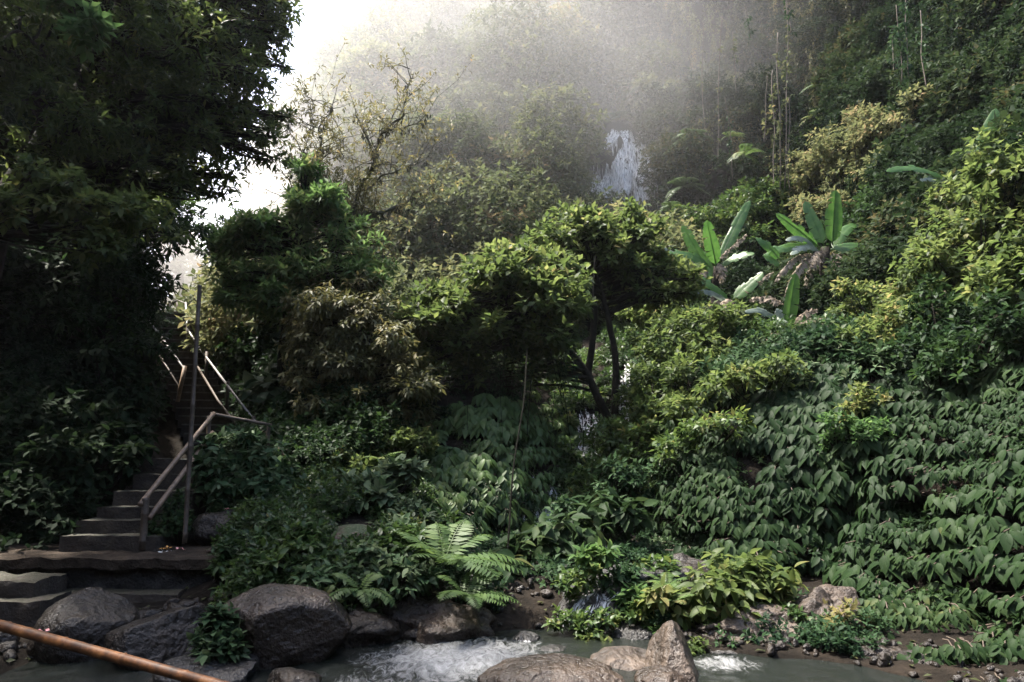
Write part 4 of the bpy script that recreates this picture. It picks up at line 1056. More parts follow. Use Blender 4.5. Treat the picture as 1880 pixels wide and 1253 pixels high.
HS = [(880, 110, 42, 60, 35, 'mid', 'pale green shrub high on the misty slope below the notch of sky'), (920, 190, 39, 75, 32, 'yellow', 'pale yellow-green spreading shrub on the misty slope'), (820, 220, 40, 70, 40, 'hill', 'hazy dark shrub on the slope behind the mossy tree'),
      (1080, 70, 38, 35, 45, 'hill', 'hazy conical dark shrub standing out from the upper slope'), (1040, 150, 38, 55, 28, 'mid', 'hazy flat-topped green shrub left of the tree ferns'), (980, 300, 35, 60, 45, 'hill', 'dim shrub in the hollow left of the waterfall'),
      (900, 330, 36, 60, 40, 'hill', 'hazy shrub with pale leaves at mid-slope'), (1010, 360, 33, 55, 40, 'mid', 'leafy shrub just left of the foot of the waterfall'), (840, 400, 33, 50, 70, 'brown', 'brownish curtain of creepers hanging on the slope behind the umbrella tree'),
      (760, 450, 31, 60, 50, 'hill', 'dull green shrub low on the slope right of the mossy tree'), (930, 450, 30, 40, 35, 'mid', 'rounded green shrub just above the umbrella-shaped tree'), (800, 500, 29, 45, 60, 'brown', 'brown-green hanging thicket left of the umbrella-shaped tree'),
      (740, 330, 38, 60, 50, 'hill', 'hazy thicket behind the limbs of the mossy tree'), (880, 250, 38, 45, 35, 'mid', 'pale shrub in the middle of the misty slope')]
for px, py, Y, rx, ry, mt_, lab in HS:
    shrub(lab, [(px, py, Y - 2.5, rx, ry), (px - rx * .6, py + ry * .6, Y - 2.5, rx * .6, ry * .7), (px + rx * .6, py + ry * .5, Y - 2.3, rx * .6, ry * .7)], mt_, .24, .8, tint=.5, droop=.35, thr=.34, stems=False)

# ------------------------------------------------------------------ waterfall
from mathutils.bvhtree import BVHTree


def bvh_of(o):
    Vv = np.zeros(len(o.data.vertices) * 3, np.float32); o.data.vertices.foreach_get('co', Vv)
    Vv = Vv.reshape(-1, 3) + np.array(o.location)
    return BVHTree.FromPolygons([tuple(v) for v in Vv.tolist()], [tuple(p.vertices) for p in o.data.polygons])


def flow(mb, bv, p, length, w, step, rng, off=.015, drift=(0, 0, 0)):
    p = np.array(p, float); q = bv.find_nearest(p)
    if q[0] is None: return
    p = np.array(q[0]); pts = []; nrs = []; L_ = 0; free = False
    while L_ < length:
        h = bv.find_nearest(p); n = np.array(h[1])
        if not free:
            p = np.array(h[0]); pts.append(p + n * off); nrs.append(n)
            g = np.array([0, 0, -1.]) + np.asarray(drift) + rng.normal(0, .12, 3) * np.array([1, .5, 0]); t = g - n * np.dot(g, n)
            if n[2] < -.15: free = True
            p = p + nrmz(t) * step
        else:
            p = p + np.array([rng.normal(0, .03), -.02, -1]) * step; pts.append(p + n * off); nrs.append(np.array([0, -1., 0]))
            h2 = bv.find_nearest(p)
            if np.dot(p - np.array(h2[0]), np.array(h2[1])) < .02: free = False
        L_ += step
    if len(pts) < 3: return
    pts = np.array(pts); nrs = np.array(nrs); t = nrmz(np.gradient(pts, axis=0)); sd = nrmz(np.cross(t, nrs))
    wd = w * (.45 + rng.random(len(pts))); wd[0] *= .3; wd[-1] *= .3
    V = np.stack([pts - sd * wd[:, None], pts + sd * wd[:, None]], 1).reshape(-1, 3)
    mb.add(V, [(2 * k, 2 * k + 1, 2 * k + 3, 2 * k + 2) for k in range(len(pts) - 1)])


r = np.random.default_rng(62)
Yf = yter(1140, 340, 60)
bvt = bvh_of(ter); wf = MB()
for k in range(620):
    f = r.beta(1.3, 1.0); px = 1092 + 98 * f; py = 240 + 75 * (1 - f) ** 1.6 + abs(r.normal(0, 26)); c = W(px, py, yter(px, py, 30))
    flow(wf, bvt, c, r.uniform(.5, 3.4), r.choice([.014, .028, .055], p=[.45, .35, .2]), .18, r, .16, (-.25 * (1 - f), 0, 0))
for k in range(150):
    px = r.uniform(1112, 1178); c = W(px, 236 + abs(r.normal(0, 7)), yter(px, 242, 14)); flow(wf, bvt, c, r.uniform(.25, 1.3), r.choice([.02, .04]), .15, r, .14)
for k in range(160):
    px = r.uniform(1075, 1205); py = r.uniform(290, 420); flow(wf, bvt, W(px, py, yter(px, py, 30)), r.uniform(.4, 1.8), r.choice([.012, .026]), .18, r, .12)
for k in range(90):
    px = 1184 + r.normal(0, 4.5); py = 214 + abs(r.normal(0, 12)); flow(wf, bvt, W(px, py, yter(px, py, 12)), r.uniform(1.5, 6.5), r.choice([.018, .04]), .16, r, .16)
w_ = wf.build('waterfall', M['fall']); tag(w_, 'high white waterfall fanning over the dark rock of the misty cliff', 'waterfall', None, 'structure')
wf = MB()
for px, py, rx, ry, nn in ((1152, 690, 22, 55, 90), (1085, 800, 24, 60, 80), (1000, 930, 26, 65, 110), (1010, 985, 20, 25, 30)):
    for k in range(nn):
        qx, qy = px + r.normal(0, rx * .6), py + r.uniform(-ry, ry * .5)
        flow(wf, bvt, W(qx, qy, yter(qx, qy, 26)), r.uniform(.3, 1.1), r.choice([.007, .013, .022]), .08, r, .10)
w_ = wf.build('lower_waterfall', M['fall']); tag(w_, 'broken white threads of the lower falls showing through the gully shrubs', 'waterfall', None, 'structure')
wf = MB(); bv = bvh_of(bpy.data.objects['rock_outcrop'])
for k in range(90):
    c = W(r.uniform(1020, 1130), r.uniform(1050, 1130), 7.2); flow(wf, bv, c, r.uniform(.1, .45), r.choice([.003, .005, .008]), .035, r, .006, (-.3, 0, 0))
bv = bvh_of(bpy.data.objects['boulder.010'])
for k in range(30):
    c = W(r.uniform(945, 985), 1175, 6.55); flow(wf, bv, c, r.uniform(.08, .2), .006, .02, r, .005)
w_ = wf.build('trickling_water', M['fall']); tag(w_, 'white trickles running over the wet grey rock slope', 'waterfall', None, 'structure')

# ------------------------------------------------------------------ central trees
tree('umbrella-shaped sunlit tree with a dark underside in the centre',
     [W(1125, 790, 12.8), W(1092, 720, 12.7), W(1050, 650, 12.6), W(990, 590, 12.4), W(950, 550, 12.3)],
     [(930, 520, 12.0, 85, 38), (870, 540, 12.0, 55, 32), (1000, 535, 12.1, 70, 35), (900, 575, 11.9, 70, 35), (980, 590, 12.0, 75, 35), (1040, 580, 12.2, 40, 40), (830, 570, 12.1, 45, 40), (800, 610, 12.2, 40, 40), (960, 490, 12.2, 55, 26), (880, 505, 12.1, 45, 22), (1020, 625, 12.2, 45, 30), (860, 620, 12.0, 50, 35), (930, 630, 12.2, 60, 30), (800, 660, 12.2, 28, 40), (850, 690, 12.1, 30, 32), (935, 690, 12.2, 30, 40), (1000, 680, 12.3, 26, 34), (1055, 650, 12.5, 30, 40), (760, 600, 12.4, 30, 28), (900, 470, 12.3, 26, 16), (1010, 500, 12.2, 34, 20)][::2] + env([(765, 585), (800, 560), (860, 510), (900, 482), (960, 482), (1010, 520), (1060, 560)], [(765, 690), (860, 690), (960, 690), (1060, 680)], 44, 12.0, 11),
     'yellow', .14, .42, .5, (.085, .04), branch_r=.03, thr=.48, shell=.3, up=.5, droop=.3, low=-.45, nl=7, stem=.8)
tall = tree('taller bushy tree with two dark trunks behind the umbrella-shaped tree', [W(1128, 760, 13.6), W(1130, 660, 13.7), W(1112, 560, 13.8), W(1090, 500, 13.8)],
     [(1080, 440, 13.9, 80, 42), (1150, 440, 13.9, 65, 40), (1020, 480, 13.9, 60, 38), (1100, 410, 14, 60, 25), (1190, 500, 13.8, 60, 40), (1120, 490, 13.7, 80, 40), (1040, 520, 14, 50, 35), (1180, 440, 14, 40, 35), (960, 500, 13.9, 60, 30), (1230, 470, 13.9, 34, 26), (1210, 540, 13.6, 40, 30), (1060, 395, 14, 26, 16), (1160, 405, 14, 30, 18), (1150, 560, 13.6, 36, 28)][::2] + env([(960, 480), (1010, 440), (1060, 408), (1120, 393), (1190, 415), (1240, 480), (1275, 520)], [(960, 540), (1060, 540), (1120, 540), (1200, 590), (1275, 580)], 40, 13.8, 12),
     'yellow', .135, .42, .5, (.075, .05), branch_r=.03, thr=.48, shell=.3, up=.5, low=-.5, nl=7, stem=.8)
t2 = MB(); q = wiggle(W(1078, 700, 13.9), W(1096, 510, 13.8), 10, .04, 3); t2.tube(q, np.linspace(.075, .055, 10), 8)
o = t2.build('trunk', M['bark'], tall, True); o['label'] = 'thinner left trunk'
# hanging shade foliage and roots under the umbrella tree
hv = LC(91); r = hv.rng
for _ in range(170):
    px = r.uniform(770, 1060); p = W(px, r.uniform(600, 680), 12.3 + r.uniform(-.3, .5)); ln_ = r.uniform(.2, 1.0)
    q = np.array([p - UP * z + r.normal(0, .03, 3) for z in np.arange(0, ln_, .07)]); hv.sprigs(q, -UP * .6 + r.normal(0, .6, q.shape), 3, .09, .4, .8, .3, .35, .2)
tag(hv.build('hanging_creeper', M['shade'], None, TN), 'curtain of dark trailing creepers under the umbrella-shaped tree', 'creeper')
ROOTS = [(968, 640, 930, 1035, 11.2, .024, 'long dark hanging root reaching down to the gully floor'), (975, 690, 968, 800, 11.9, .018, 'short thick hanging root beside the longest one'), (860, 650, 858, 790, 12.2, .010, 'thin root hanging over the paler creeper, leftmost under the umbrella tree'),
         (1020, 660, 1050, 830, 12.3, .012, 'thin slanting root hanging near the leaning trunk'), (1010, 640, 1040, 770, 12.4, .010, 'thin root hanging between the longest root and the leaning trunk'), (920, 640, 922, 800, 12.1, .009, 'faint thin root left of the longest one'), (1072, 700, 1070, 830, 12.8, .010, 'thin root hanging just below the leaning trunk')]
for x0, y0, x1, y1, Y, rad, lab in ROOTS:
    Yb = min(Y - .4, yter(x1, y1, 16) - .3); mb = MB(); mb.tube(wiggle(W(x0, y0, min(Y, 11.4)), W(x1, y1, Yb), 16, .04, int(x0)), rad * .5, 6)
    tag(mb.build('hanging_root', M['rootbark'], None, True), lab, 'root', 'roots hanging from the umbrella tree')
mb = MB(); mb.tube(wiggle(W(1093, 470, 13.2), W(1090, 560, 13.2), 10, .06, 5), .012, 5)
tag(mb.build('liana', M['vinecord'], None, True), 'single pale curved stem hanging before the taller bushy tree', 'liana')

# ------------------------------------------------------------------ shrubs of the shelf and right side
SH = [('sunlit yellow-green shrub right of the dark curved trunk', [(1220, 500, 14, 50, 35), (1260, 530, 13.8, 40, 30), (1180, 540, 14, 50, 35), (1215, 585, 13.8, 50, 35)], 'yellow', .13, .5),
      ('loose yellow-green shrub below the banana plants', [(1290, 600, 12.8, 60, 35), (1230, 640, 12.6, 60, 40), (1340, 610, 12.8, 50, 30), (1280, 650, 12.3, 70, 40)], 'yellow', .11, .45),
      ('rounded shrub with small light leaves in the middle of the gully edge', [(1210, 720, 12, 60, 45), (1270, 690, 12, 55, 35), (1205, 780, 11.8, 50, 40), (1240, 770, 11.5, 60, 40)], 'yellow', .11, .45),
      ('olive shrub hanging over the lower falls', [(1140, 810, 12, 60, 40), (1200, 840, 11.3, 60, 35), (1140, 875, 11.6, 45, 40), (1075, 930, 11.2, 35, 40)], 'mid', .10, .55),
      ('small shrub in front of the creeper with pale new leaves', [(1400, 700, 11.6, 60, 28), (1330, 720, 11.4, 55, 30), (1450, 690, 11.8, 40, 25)], 'yellow', .11, .5),
      ('pale dotted shrub at the very edge of the creeper wall', [(1310, 790, 10.8, 60, 25), (1250, 830, 10.8, 50, 25)], 'mid', .10, .6),
      ('brownish mound of creepers high on the right slope', [(1560, 270, 20.5, 70, 45), (1500, 330, 20, 50, 50), (1620, 250, 21, 70, 40), (1580, 330, 20, 70, 50), (1680, 220, 21.5, 60, 35), (1490, 400, 19.5, 35, 40), (1540, 390, 19.5, 40, 40), (1640, 310, 20.5, 60, 45)], 'hill', .13, .62),
      ('dull green mound at the foot of the brownish creepers', [(1350, 390, 20, 60, 35), (1290, 420, 19.5, 60, 35), (1400, 400, 20, 45, 30), (1420, 360, 20.5, 40, 30), (1250, 470, 18, 60, 30), (1390, 450, 18, 60, 35)], 'mid', .15, .5),
      ('tall yellow-leaved shrub filling the corner above the creeper wall', [(1780, 370, 10.8, 70, 50), (1850, 330, 10.6, 70, 60), (1740, 440, 10.6, 60, 50), (1830, 430, 10.3, 90, 60), (1700, 500, 10.6, 60, 45), (1790, 520, 10.2, 80, 60), (1870, 540, 10, 60, 70), (1870, 270, 10.8, 40, 40)], 'yellow', .12, .5),
      ('golden-green shrub beside the dark trunk of the largest banana plant', [(1620, 560, 11.4, 60, 40), (1580, 590, 11.5, 40, 30), (1660, 600, 11.0, 60, 45), (1600, 630, 11.2, 40, 30), (1700, 560, 10.9, 50, 35)], 'yellow', .10, .6),
      ('dark shaded shrub under the tall yellow-leaved shrub', [(1740, 600, 10.3, 70, 60), (1830, 640, 9.8, 80, 70), (1680, 660, 10.4, 50, 40), (1760, 690, 9.8, 60, 30)], 'dark', .10, .35),
      ('dark shrub crowding behind the largest banana plant', [(1600, 470, 17, 70, 60), (1560, 430, 18, 60, 40), (1640, 400, 17, 70, 70), (1540, 540, 15.5, 40, 50)], 'dark', .15, .35),
      ('small yellow shoot in the creeper wall below the dead banana leaf', [(1590, 735, 9.5, 22, 28), (1560, 760, 9.5, 25, 14)], 'yellow', .08, .8),
      ('bright green small bush half-way down the creeper wall', [(1580, 800, 9.0, 45, 26), (1540, 815, 9.0, 26, 16)], 'bright', .08, .4),
      ('leafy shrub at the edge of the gully between both creeper walls', [(1150, 900, 10.6, 50, 35), (1050, 960, 10.4, 40, 35), (1190, 880, 10.6, 40, 30)], 'shade', .11, .5)]
for lab, sp, mt_, L_, ti in SH:
    shrub(lab, sp, mt_, L_, .8, tint=ti, droop=.3, thr=.34, shell=.45, up=.4, low=-.5)

# yellow dry plant, small plants on the wet rocks
shrub('dry yellow plant lying against the dark creeper by the end of the rock ledge', [(1545, 1130, 7.0, 26, 16), (1530, 1150, 6.9, 12, 14)], 'yellow', .07, .6, tint=.95, thr=.3, name='plant', cat='plant')
SM = [(1060, 1075, 7.3, 36, 18, 'mid', .07, 'low leafy plant on the top edge of the wet grey slope'), (1130, 1075, 7.4, 34, 14, 'shade', .08, 'dark leafy plant under the creeper at the head of the wet slope'), (1050, 1150, 7.0, 24, 18, 'mid', .06, 'plant in the crack where the wet slope meets the rapids'), (1150, 1135, 7.05, 26, 12, 'mid', .055, 'mossy low plant across the middle of the wet slope'), (1450, 1130, 6.9, 26, 10, 'mid', .05, 'low green growth on the pale end of the long ledge'), (1330, 1150, 6.75, 30, 8, 'mid', .045, 'thin green growth along the lip of the long ledge'),
      (1092, 1040, 7.3, 22, 20, 'bright', .09, 'small upright light-green plant at the top of the wet grey slope'), (1160, 1105, 7.1, 20, 14, 'bright', .08, 'small light plant in the middle of the wet grey slope'), (1180, 1125, 7.0, 14, 10, 'mid', .06, 'tiny plant just below the small light plant on the wet slope'),
      (1100, 1150, 7.0, 40, 22, 'mid', .06, 'clump of low green plants at the foot of the wet slope'), (1090, 1190, 6.8, 26, 14, 'yellow', .06, 'yellowish tuft at the waterline below the wet slope'), (1200, 1160, 6.9, 16, 14, 'bright', .06, 'little leafy plant above the pointed boulder'), (1210, 1050, 7.9, 30, 14, 'mid', .09, 'broad-leaved seedling under the overhanging creeper'),
      (1275, 1190, 6.3, 18, 12, 'yellow', .05, 'grassy tuft behind the pointed boulder')]
for px, py, Y, rx, ry, mt_, L_, lab in SM:
    shrub(lab, [(px, py, Y, rx, ry)], mt_, L_, .8, tint=.55, thr=.25, up=.6, name='plant', cat='plant', low=-.2, tmpl=TB, stems=False, anchor=False)

# ------------------------------------------------------------------ left bank plants
BK = [('leafy plant crowning the near end of the bank above the largest boulder', [(540, 1040, 7.4, 60, 35), (490, 1060, 7.3, 45, 30), (560, 1000, 7.7, 50, 28), (480, 1010, 7.6, 40, 28), (530, 980, 8.1, 40, 22)], 'mid', .08, .45),
      ('pale-leaved low shrub in the middle of the bank', [(620, 1070, 7.2, 60, 30), (690, 1060, 7.2, 50, 30), (740, 1080, 7.1, 45, 28), (650, 1040, 7.4, 50, 24)], 'shade', .085, .85),
      ('dark shrub between the middle of the bank and the large leaning fern', [(760, 1010, 7.9, 50, 30), (700, 1010, 7.8, 50, 26), (790, 980, 8.4, 50, 28)], 'mid', .085, .3),
      ('star-leaved sapling at the lip of the bare soil patch', [(560, 1005, 7.3, 25, 10)], 'bright', .12, .45),
      ('upright light-leaved sapling with a forked pale stem behind the bank', [(650, 900, 9.3, 28, 14), (690, 920, 9.2, 32, 14), (735, 870, 9.5, 25, 15)], 'shade', .15, .95),
      ('sapling with round pale leaves in front of the paler creeper', [(755, 955, 9.0, 30, 25), (775, 970, 8.9, 26, 20), (730, 985, 8.9, 24, 18)], 'shade', .10, .9),
      ('golden bush below the yellow-brown tree', [(700, 830, 10.6, 50, 28), (760, 820, 10.6, 40, 25), (650, 870, 10.2, 40, 25)], 'yellow', .08, .6),
      ('glossy deep green plant hugging the gap between the two largest boulders', [(395, 1180, 5.75, 28, 22), (415, 1200, 5.7, 26, 20), (375, 1205, 5.7, 22, 14), (400, 1150, 5.8, 18, 14)], 'shade', .085, .75),
      ('shrub trailing over the right end of the terrace', [(425, 1045, 7.35, 30, 30), (450, 1090, 7.1, 26, 25), (440, 1010, 7.6, 26, 20)], 'dark', .06, .4),
      ('dark bush at the foot of the tall pole', [(310, 975, 8.3, 26, 22), (322, 945, 8.5, 20, 24)], 'dark', .06, .4)]
for lab, sp, mt_, L_, ti in BK:
    shrub(lab, sp, mt_, L_, .85, tint=ti, droop=.3, thr=.32, shell=.4, up=.5, low=-.4, tmpl=TB, tvar=.2)
st_ = MB(); st_.tube(wiggle(W(690, 985, 9.1), W(698, 925, 9.2), 7, .05, 3), .012, 5); st_.tube(wiggle(W(698, 925, 9.2), W(718, 885, 9.3), 7, .05, 4), .009, 5); st_.tube(wiggle(W(698, 928, 9.2), W(670, 905, 9.2), 6, .05, 6), .007, 5)
tag(st_.build('forked_stem', M['twig'], None, True), 'bare pale forked stem sticking up behind the bank', 'stem')

FN = [('large light fern arching over the end of the bank towards the water', 815, 1035, 7.3, .95, 11, .48, .8, (.35, -.3, 0)), ('fern spilling down to the rapids at the end of the bank', 855, 1095, 6.8, .62, 9, .5, .9, (.4, -.3, -.1)),
      ('fern with pale fronds hanging below the middle of the bank, above the dark shaded rock', 662, 1085, 6.4, .5, 5, .6, 1.1, (.15, -.6, -.2)), ('small pale fern behind the top of the largest boulder', 590, 1105, 6.5, .30, 5, .65, .9, (.2, -.4, .1)),
      ('fern growing on the bank beside the bare pale forked stem', 700, 905, 9.6, .6, 8, .4, .7, (0, -.2, 0)), ('feathery fern in the shade of the yellow-brown tree', 610, 900, 10, .6, 9, .35, .7, (0, -.2, 0)), ('golden fern under the yellow-brown tree', 680, 855, 10.2, .7, 9, .75, .7, (0, -.2, 0)),
      ('small fern below the end of the handrail', 548, 850, 10.6, .45, 6, .6, .8, (0, -.3, 0)), ('fern on the ledge beside the yellow-green broad-leaved plant', 1225, 1075, 7.3, .42, 6, .6, .8, (-.2, -.3, 0)), ('fern creeping over the ledge left of the yellow-green plant', 1235, 1105, 6.9, .3, 6, .65, .9, (-.1, -.3, 0)),
      ('fern arching over the upper edge of the paler creeper', 780, 800, 11.4, .6, 6, .5, .6, (-.2, -.3, .2))]
for lab, px, py, Y, L_, nf, ti, ar, ln_ in FN:
    fern(lab, px, py, Y, L_, nf, 'fern', ti, ar, ln_)
# bare soil on the bank
for i, (px, py, Y, sx, sy, sz, lab) in enumerate(((640, 985, 8.0, .42, .35, .12, 'bare brown soil patch on top of the bank, strewn with dry leaves'), (665, 1030, 7.35, .25, .2, .10, 'bare brown soil just below the larger soil patch'), (430, 1005, 8.0, .3, .3, .1, 'small mound of dark soil at the end of the terrace'))):
    rock('soil_mound', px, py, Y, (sx, sy, sz), 'redsoil', lab, 'soil', seed=70 + i, cuts=1, rough=.12, sub=5)

# ------------------------------------------------------------------ banana plants


def banana_leaf(parent, a, b, wid, kind, seed, sag=.12, n=22, face=None, label=None):
    r = np.random.default_rng(seed)
    a = np.asarray(a); b = np.asarray(b); L_ = np.linalg.norm(b - a); t_ = np.linspace(0, 1, n)
    if kind == 'ban': b = a + (b - a) * 1.18
    mid = a + (b - a) * t_[:, None] + UP * (sag * L_ * (4 * t_ * (1 - t_)) - 0)[:, None]
    tn = nrmz(np.gradient(mid, axis=0))
    f = np.array([-.15, -.8, .45]) if face is None else np.asarray(face, float)
    f = f + r.normal(0, .12, 3)
    side = nrmz(np.cross(tn, f)); nm = np.cross(side, tn)
    hw = wid * 1.0 * np.clip(np.sin(np.clip((t_ - .06) / .94, 0, 1) ** .8 * pi), 0, 1) ** .42 * (t_ > .05) * (1 - .15 * t_) + .012
    mb = MB()
    dead = kind == 'bandead'
    for sg in (-1, 1):
        cols = [0, .35, .7, 1.0]
        i0 = 0
        while i0 < n - 1:      # torn into strips
            k = int(r.integers(1, 4)) if not dead else 1
            i1 = min(n - 1, i0 + k)
            dr = r.uniform(.0, .55) if not dead else r.uniform(.4, 1.3)
            V = []
            for i in range(i0, i1 + 1):
                sh = 1 if not dead else r.uniform(.5, 1.1)
                for c in cols:
                    w_ = hw[i] * c * sh
                    V.append(mid[i] + side[i] * sg * w_ * (1 - .2 * dr * c) + nm[i] * (.25 * w_ * (1 - c)) - UP * (dr * w_ * c) + tn[i] * (.25 * w_ * c) + (r.normal(0, .012, 3) if dead else 0))
            F = []
            for i in range(i1 - i0):
                for c in range(3):
                    p = i * 4 + c; F.append((p, p + 1, p + 5, p + 4))
            mb.add(V, F); i0 = i1
    rb = np.linspace(.018, .004, n) * (wid / .2)
    mb.tube(mid - nm * .004, rb, 5)
    o = mb.build('leaf', M[kind], parent, True)
    if label: o['label'] = label
    return o


BAN = [('tallest banana plant with upright green leaves and drooping dead ones, before the dark thicket', (1512, 620, 15.6, 1515, 455), .20,
        [(1528, 450, 1533, 365, -.2, .20, 'ban'), (1512, 450, 1483, 382, .1, .17, 'ban'), (1505, 455, 1437, 402, -.3, .16, 'ban'), (1500, 455, 1443, 442, -.4, .11, 'banpale'), (1505, 462, 1452, 468, -.5, .12, 'banpale'), (1528, 460, 1565, 420, .3, .14, 'ban'), (1525, 458, 1592, 462, -.2, .15, 'ban'), (1500, 462, 1418, 470, -.5, .15, 'ban'), (1520, 468, 1560, 540, -.4, .15, 'bandead'), (1505, 470, 1440, 545, -.5, .13, 'bandead'), (1510, 465, 1487, 492, -.5, .18, 'bandead'), (1528, 465, 1545, 508, -.3, .2, 'bandead'), (1500, 470, 1422, 520, -.6, .10, 'bandead'), (1530, 470, 1600, 500, 0, .15, 'bandead'), (1500, 480, 1478, 530, -.2, .10, 'bandead')]),
       ('banana plant with translucent blades standing left of the tallest one', (1312, 560, 15.4, 1315, 490), .12,
        [(1300, 500, 1260, 428, 0, .16, 'ban'), (1315, 490, 1300, 418, -.2, .2, 'ban'), (1320, 480, 1368, 385, .2, .14, 'ban'), (1290, 500, 1218, 455, -.2, .09, 'banpale'), (1318, 485, 1328, 518, -.3, .16, 'bandead'), (1305, 492, 1240, 470, -.3, .14, 'ban'), (1322, 490, 1375, 470, -.4, .13, 'ban'), (1300, 500, 1262, 540, -.4, .12, 'bandead'), (1295, 495, 1240, 500, -.3, .08, 'bandead'), (1300, 520, 1290, 470, .2, .22, 'ban'), (1320, 478, 1370, 432, -.1, .07, 'bandead')]),
       ('low banana plant with two arching green leaves, in front of the translucent one', (1345, 600, 14.2, 1345, 555), .09,
        [(1340, 552, 1262, 515, -.2, .11, 'ban'), (1345, 550, 1392, 508, -.2, .14, 'ban'), (1338, 558, 1268, 540, -.3, .07, 'banpale'), (1345, 555, 1325, 572, -.5, .16, 'bandead'), (1340, 560, 1275, 585, -.4, .10, 'bandead'), (1350, 550, 1420, 500, 0, .06, 'bandead'), (1400, 470, 1425, 485, 0, .1, 'ban'), (1432, 478, 1395, 445, -.1, .13, 'ban')]),
       ('small banana plant with a single bright upright leaf above the creeper wall', (1440, 680, 12.3, 1440, 612), .07,
        [(1446, 605, 1458, 518, -.1, .13, 'ban'), (1440, 600, 1368, 573, -.3, .07, 'banpale'), (1440, 598, 1424, 570, 0, .10, 'banpale'), (1445, 608, 1436, 590, -.5, .12, 'banpale'), (1435, 612, 1402, 652, -.5, .12, 'bandead'), (1425, 628, 1356, 658, -.5, .10, 'bandead'), (1455, 608, 1540, 590, -.3, .09, 'bandead'), (1450, 605, 1500, 570, 0, .09, 'bandead'), (1438, 560, 1375, 552, .3, .08, 'bandead')]),
       ('banana plant half hidden behind the tall yellow-leaved shrub, one leaf upright', (1770, 460, 12.2, 1772, 345), .10,
        [(1786, 335, 1822, 220, 0, .17, 'ban'), (1745, 335, 1645, 318, -.1, .09, 'ban'), (1745, 342, 1690, 332, -.1, .07, 'banpale')])]
for i, (lab, (bx, by, Y, tx, ty), tr_, leaves) in enumerate(BAN):
    e = empty('banana_plant', W(bx, by + 40, Y), lab, 'banana plant')
    mb = MB(); mb.tube(wiggle(W(bx, by + 40, Y), W(tx, ty, Y), 10, .03, i), np.linspace(tr_ * 1.2, tr_ * .5, 10), 9); mb.build('stem', M['bark'], e, True)
    for k, (ax, ay, cx, cy, dY, w_, kd) in enumerate(leaves):
        up_ = cy < ay - 40
        banana_leaf(e, W(ax, ay, Y), W(cx, cy, Y + dY), w_, kd, 400 + i * 20 + k, .03 if up_ else .16, label={'bandead': 'dry brown hanging leaf', 'banpale': 'pale leaf turned underside out'}.get(kd))
de = empty('dead_leaf', W(1740, 540, 9.9), 'long dry brown banana leaf hanging down under the tall yellow-leaved shrub', 'dead leaf')
banana_leaf(de, W(1735, 535, 9.9), W(1703, 655, 9.7), .085, 'bandead', 501, .02, 26)
de = empty('dead_leaf', W(1760, 560, 9.9), 'shorter withered leaf hanging beside the long dry one', 'dead leaf')
banana_leaf(de, W(1745, 550, 9.9), W(1752, 655, 9.8), .05, 'bandead', 502, .02, 22)

# ------------------------------------------------------------------ tree ferns and ferns on the cliff
TF = [('large pale tree fern high on the slope above the waterfall', 1190, 105, 31, 1.5, 10, .55), ('tree fern with flat spreading fronds just above the waterfall', 1185, 165, 30.2, 1.3, 9, .6), ('misty tree fern with dark fronds left of the upper tree ferns', 1090, 165, 34, 1.4, 9, .35),
      ('light fern tuft on the dark cliff right of the hanging vines', 1500, 160, 24.5, .9, 7, .6), ('brown withered fern hanging on the dark cliff', 1495, 215, 24.3, .9, 6, .97), ('fern clump with long trailing fronds right of the waterfall', 1265, 255, 26.5, 1.3, 9, .5),
      ('lower fern clump hanging on the cliff beside the waterfall', 1255, 345, 25.5, 1.3, 8, .5), ('single bright hanging fern left of the brownish mound', 1365, 285, 23.5, 1.0, 5, .6), ('small dry fern on the cliff between the fern clumps', 1340, 250, 25, .7, 5, .95), ('pale fern on the slope below the waterfall lip', 1140, 215, 30.5, .9, 8, .4),
      ('fern clump at the foot of the cliff right of the falls', 1230, 385, 24.5, 1.0, 8, .45), ('misty fern half-way down the slope left of the waterfall', 1020, 380, 30, 1.0, 8, .5), ('pale tree fern spreading on the upper slope', 1050, 130, 36, 1.5, 9, .6), ('hazy tree fern low on the slope', 940, 375, 32, 1.1, 8, .45)]
for lab, px, py, Y, L_, nf, ti in TF:
    rf = np.random.default_rng(int(px)); dd = [(sin(a) * .9, -.55 + rf.uniform(-.3, .3), .45 + .35 * cos(a * 2) + rf.uniform(-.3, .2)) for a in np.linspace(-1.6, 1.6, nf) + rf.uniform(-.15, .15, nf)]
    fern(lab, px, py, min(Y, yter(px, py)) - .6, L_, nf, 'fern', ti * .8, 1.25, npin=22, wid=.24, dirs=dd, name='tree_fern' if 'tree fern' in lab else 'fern')

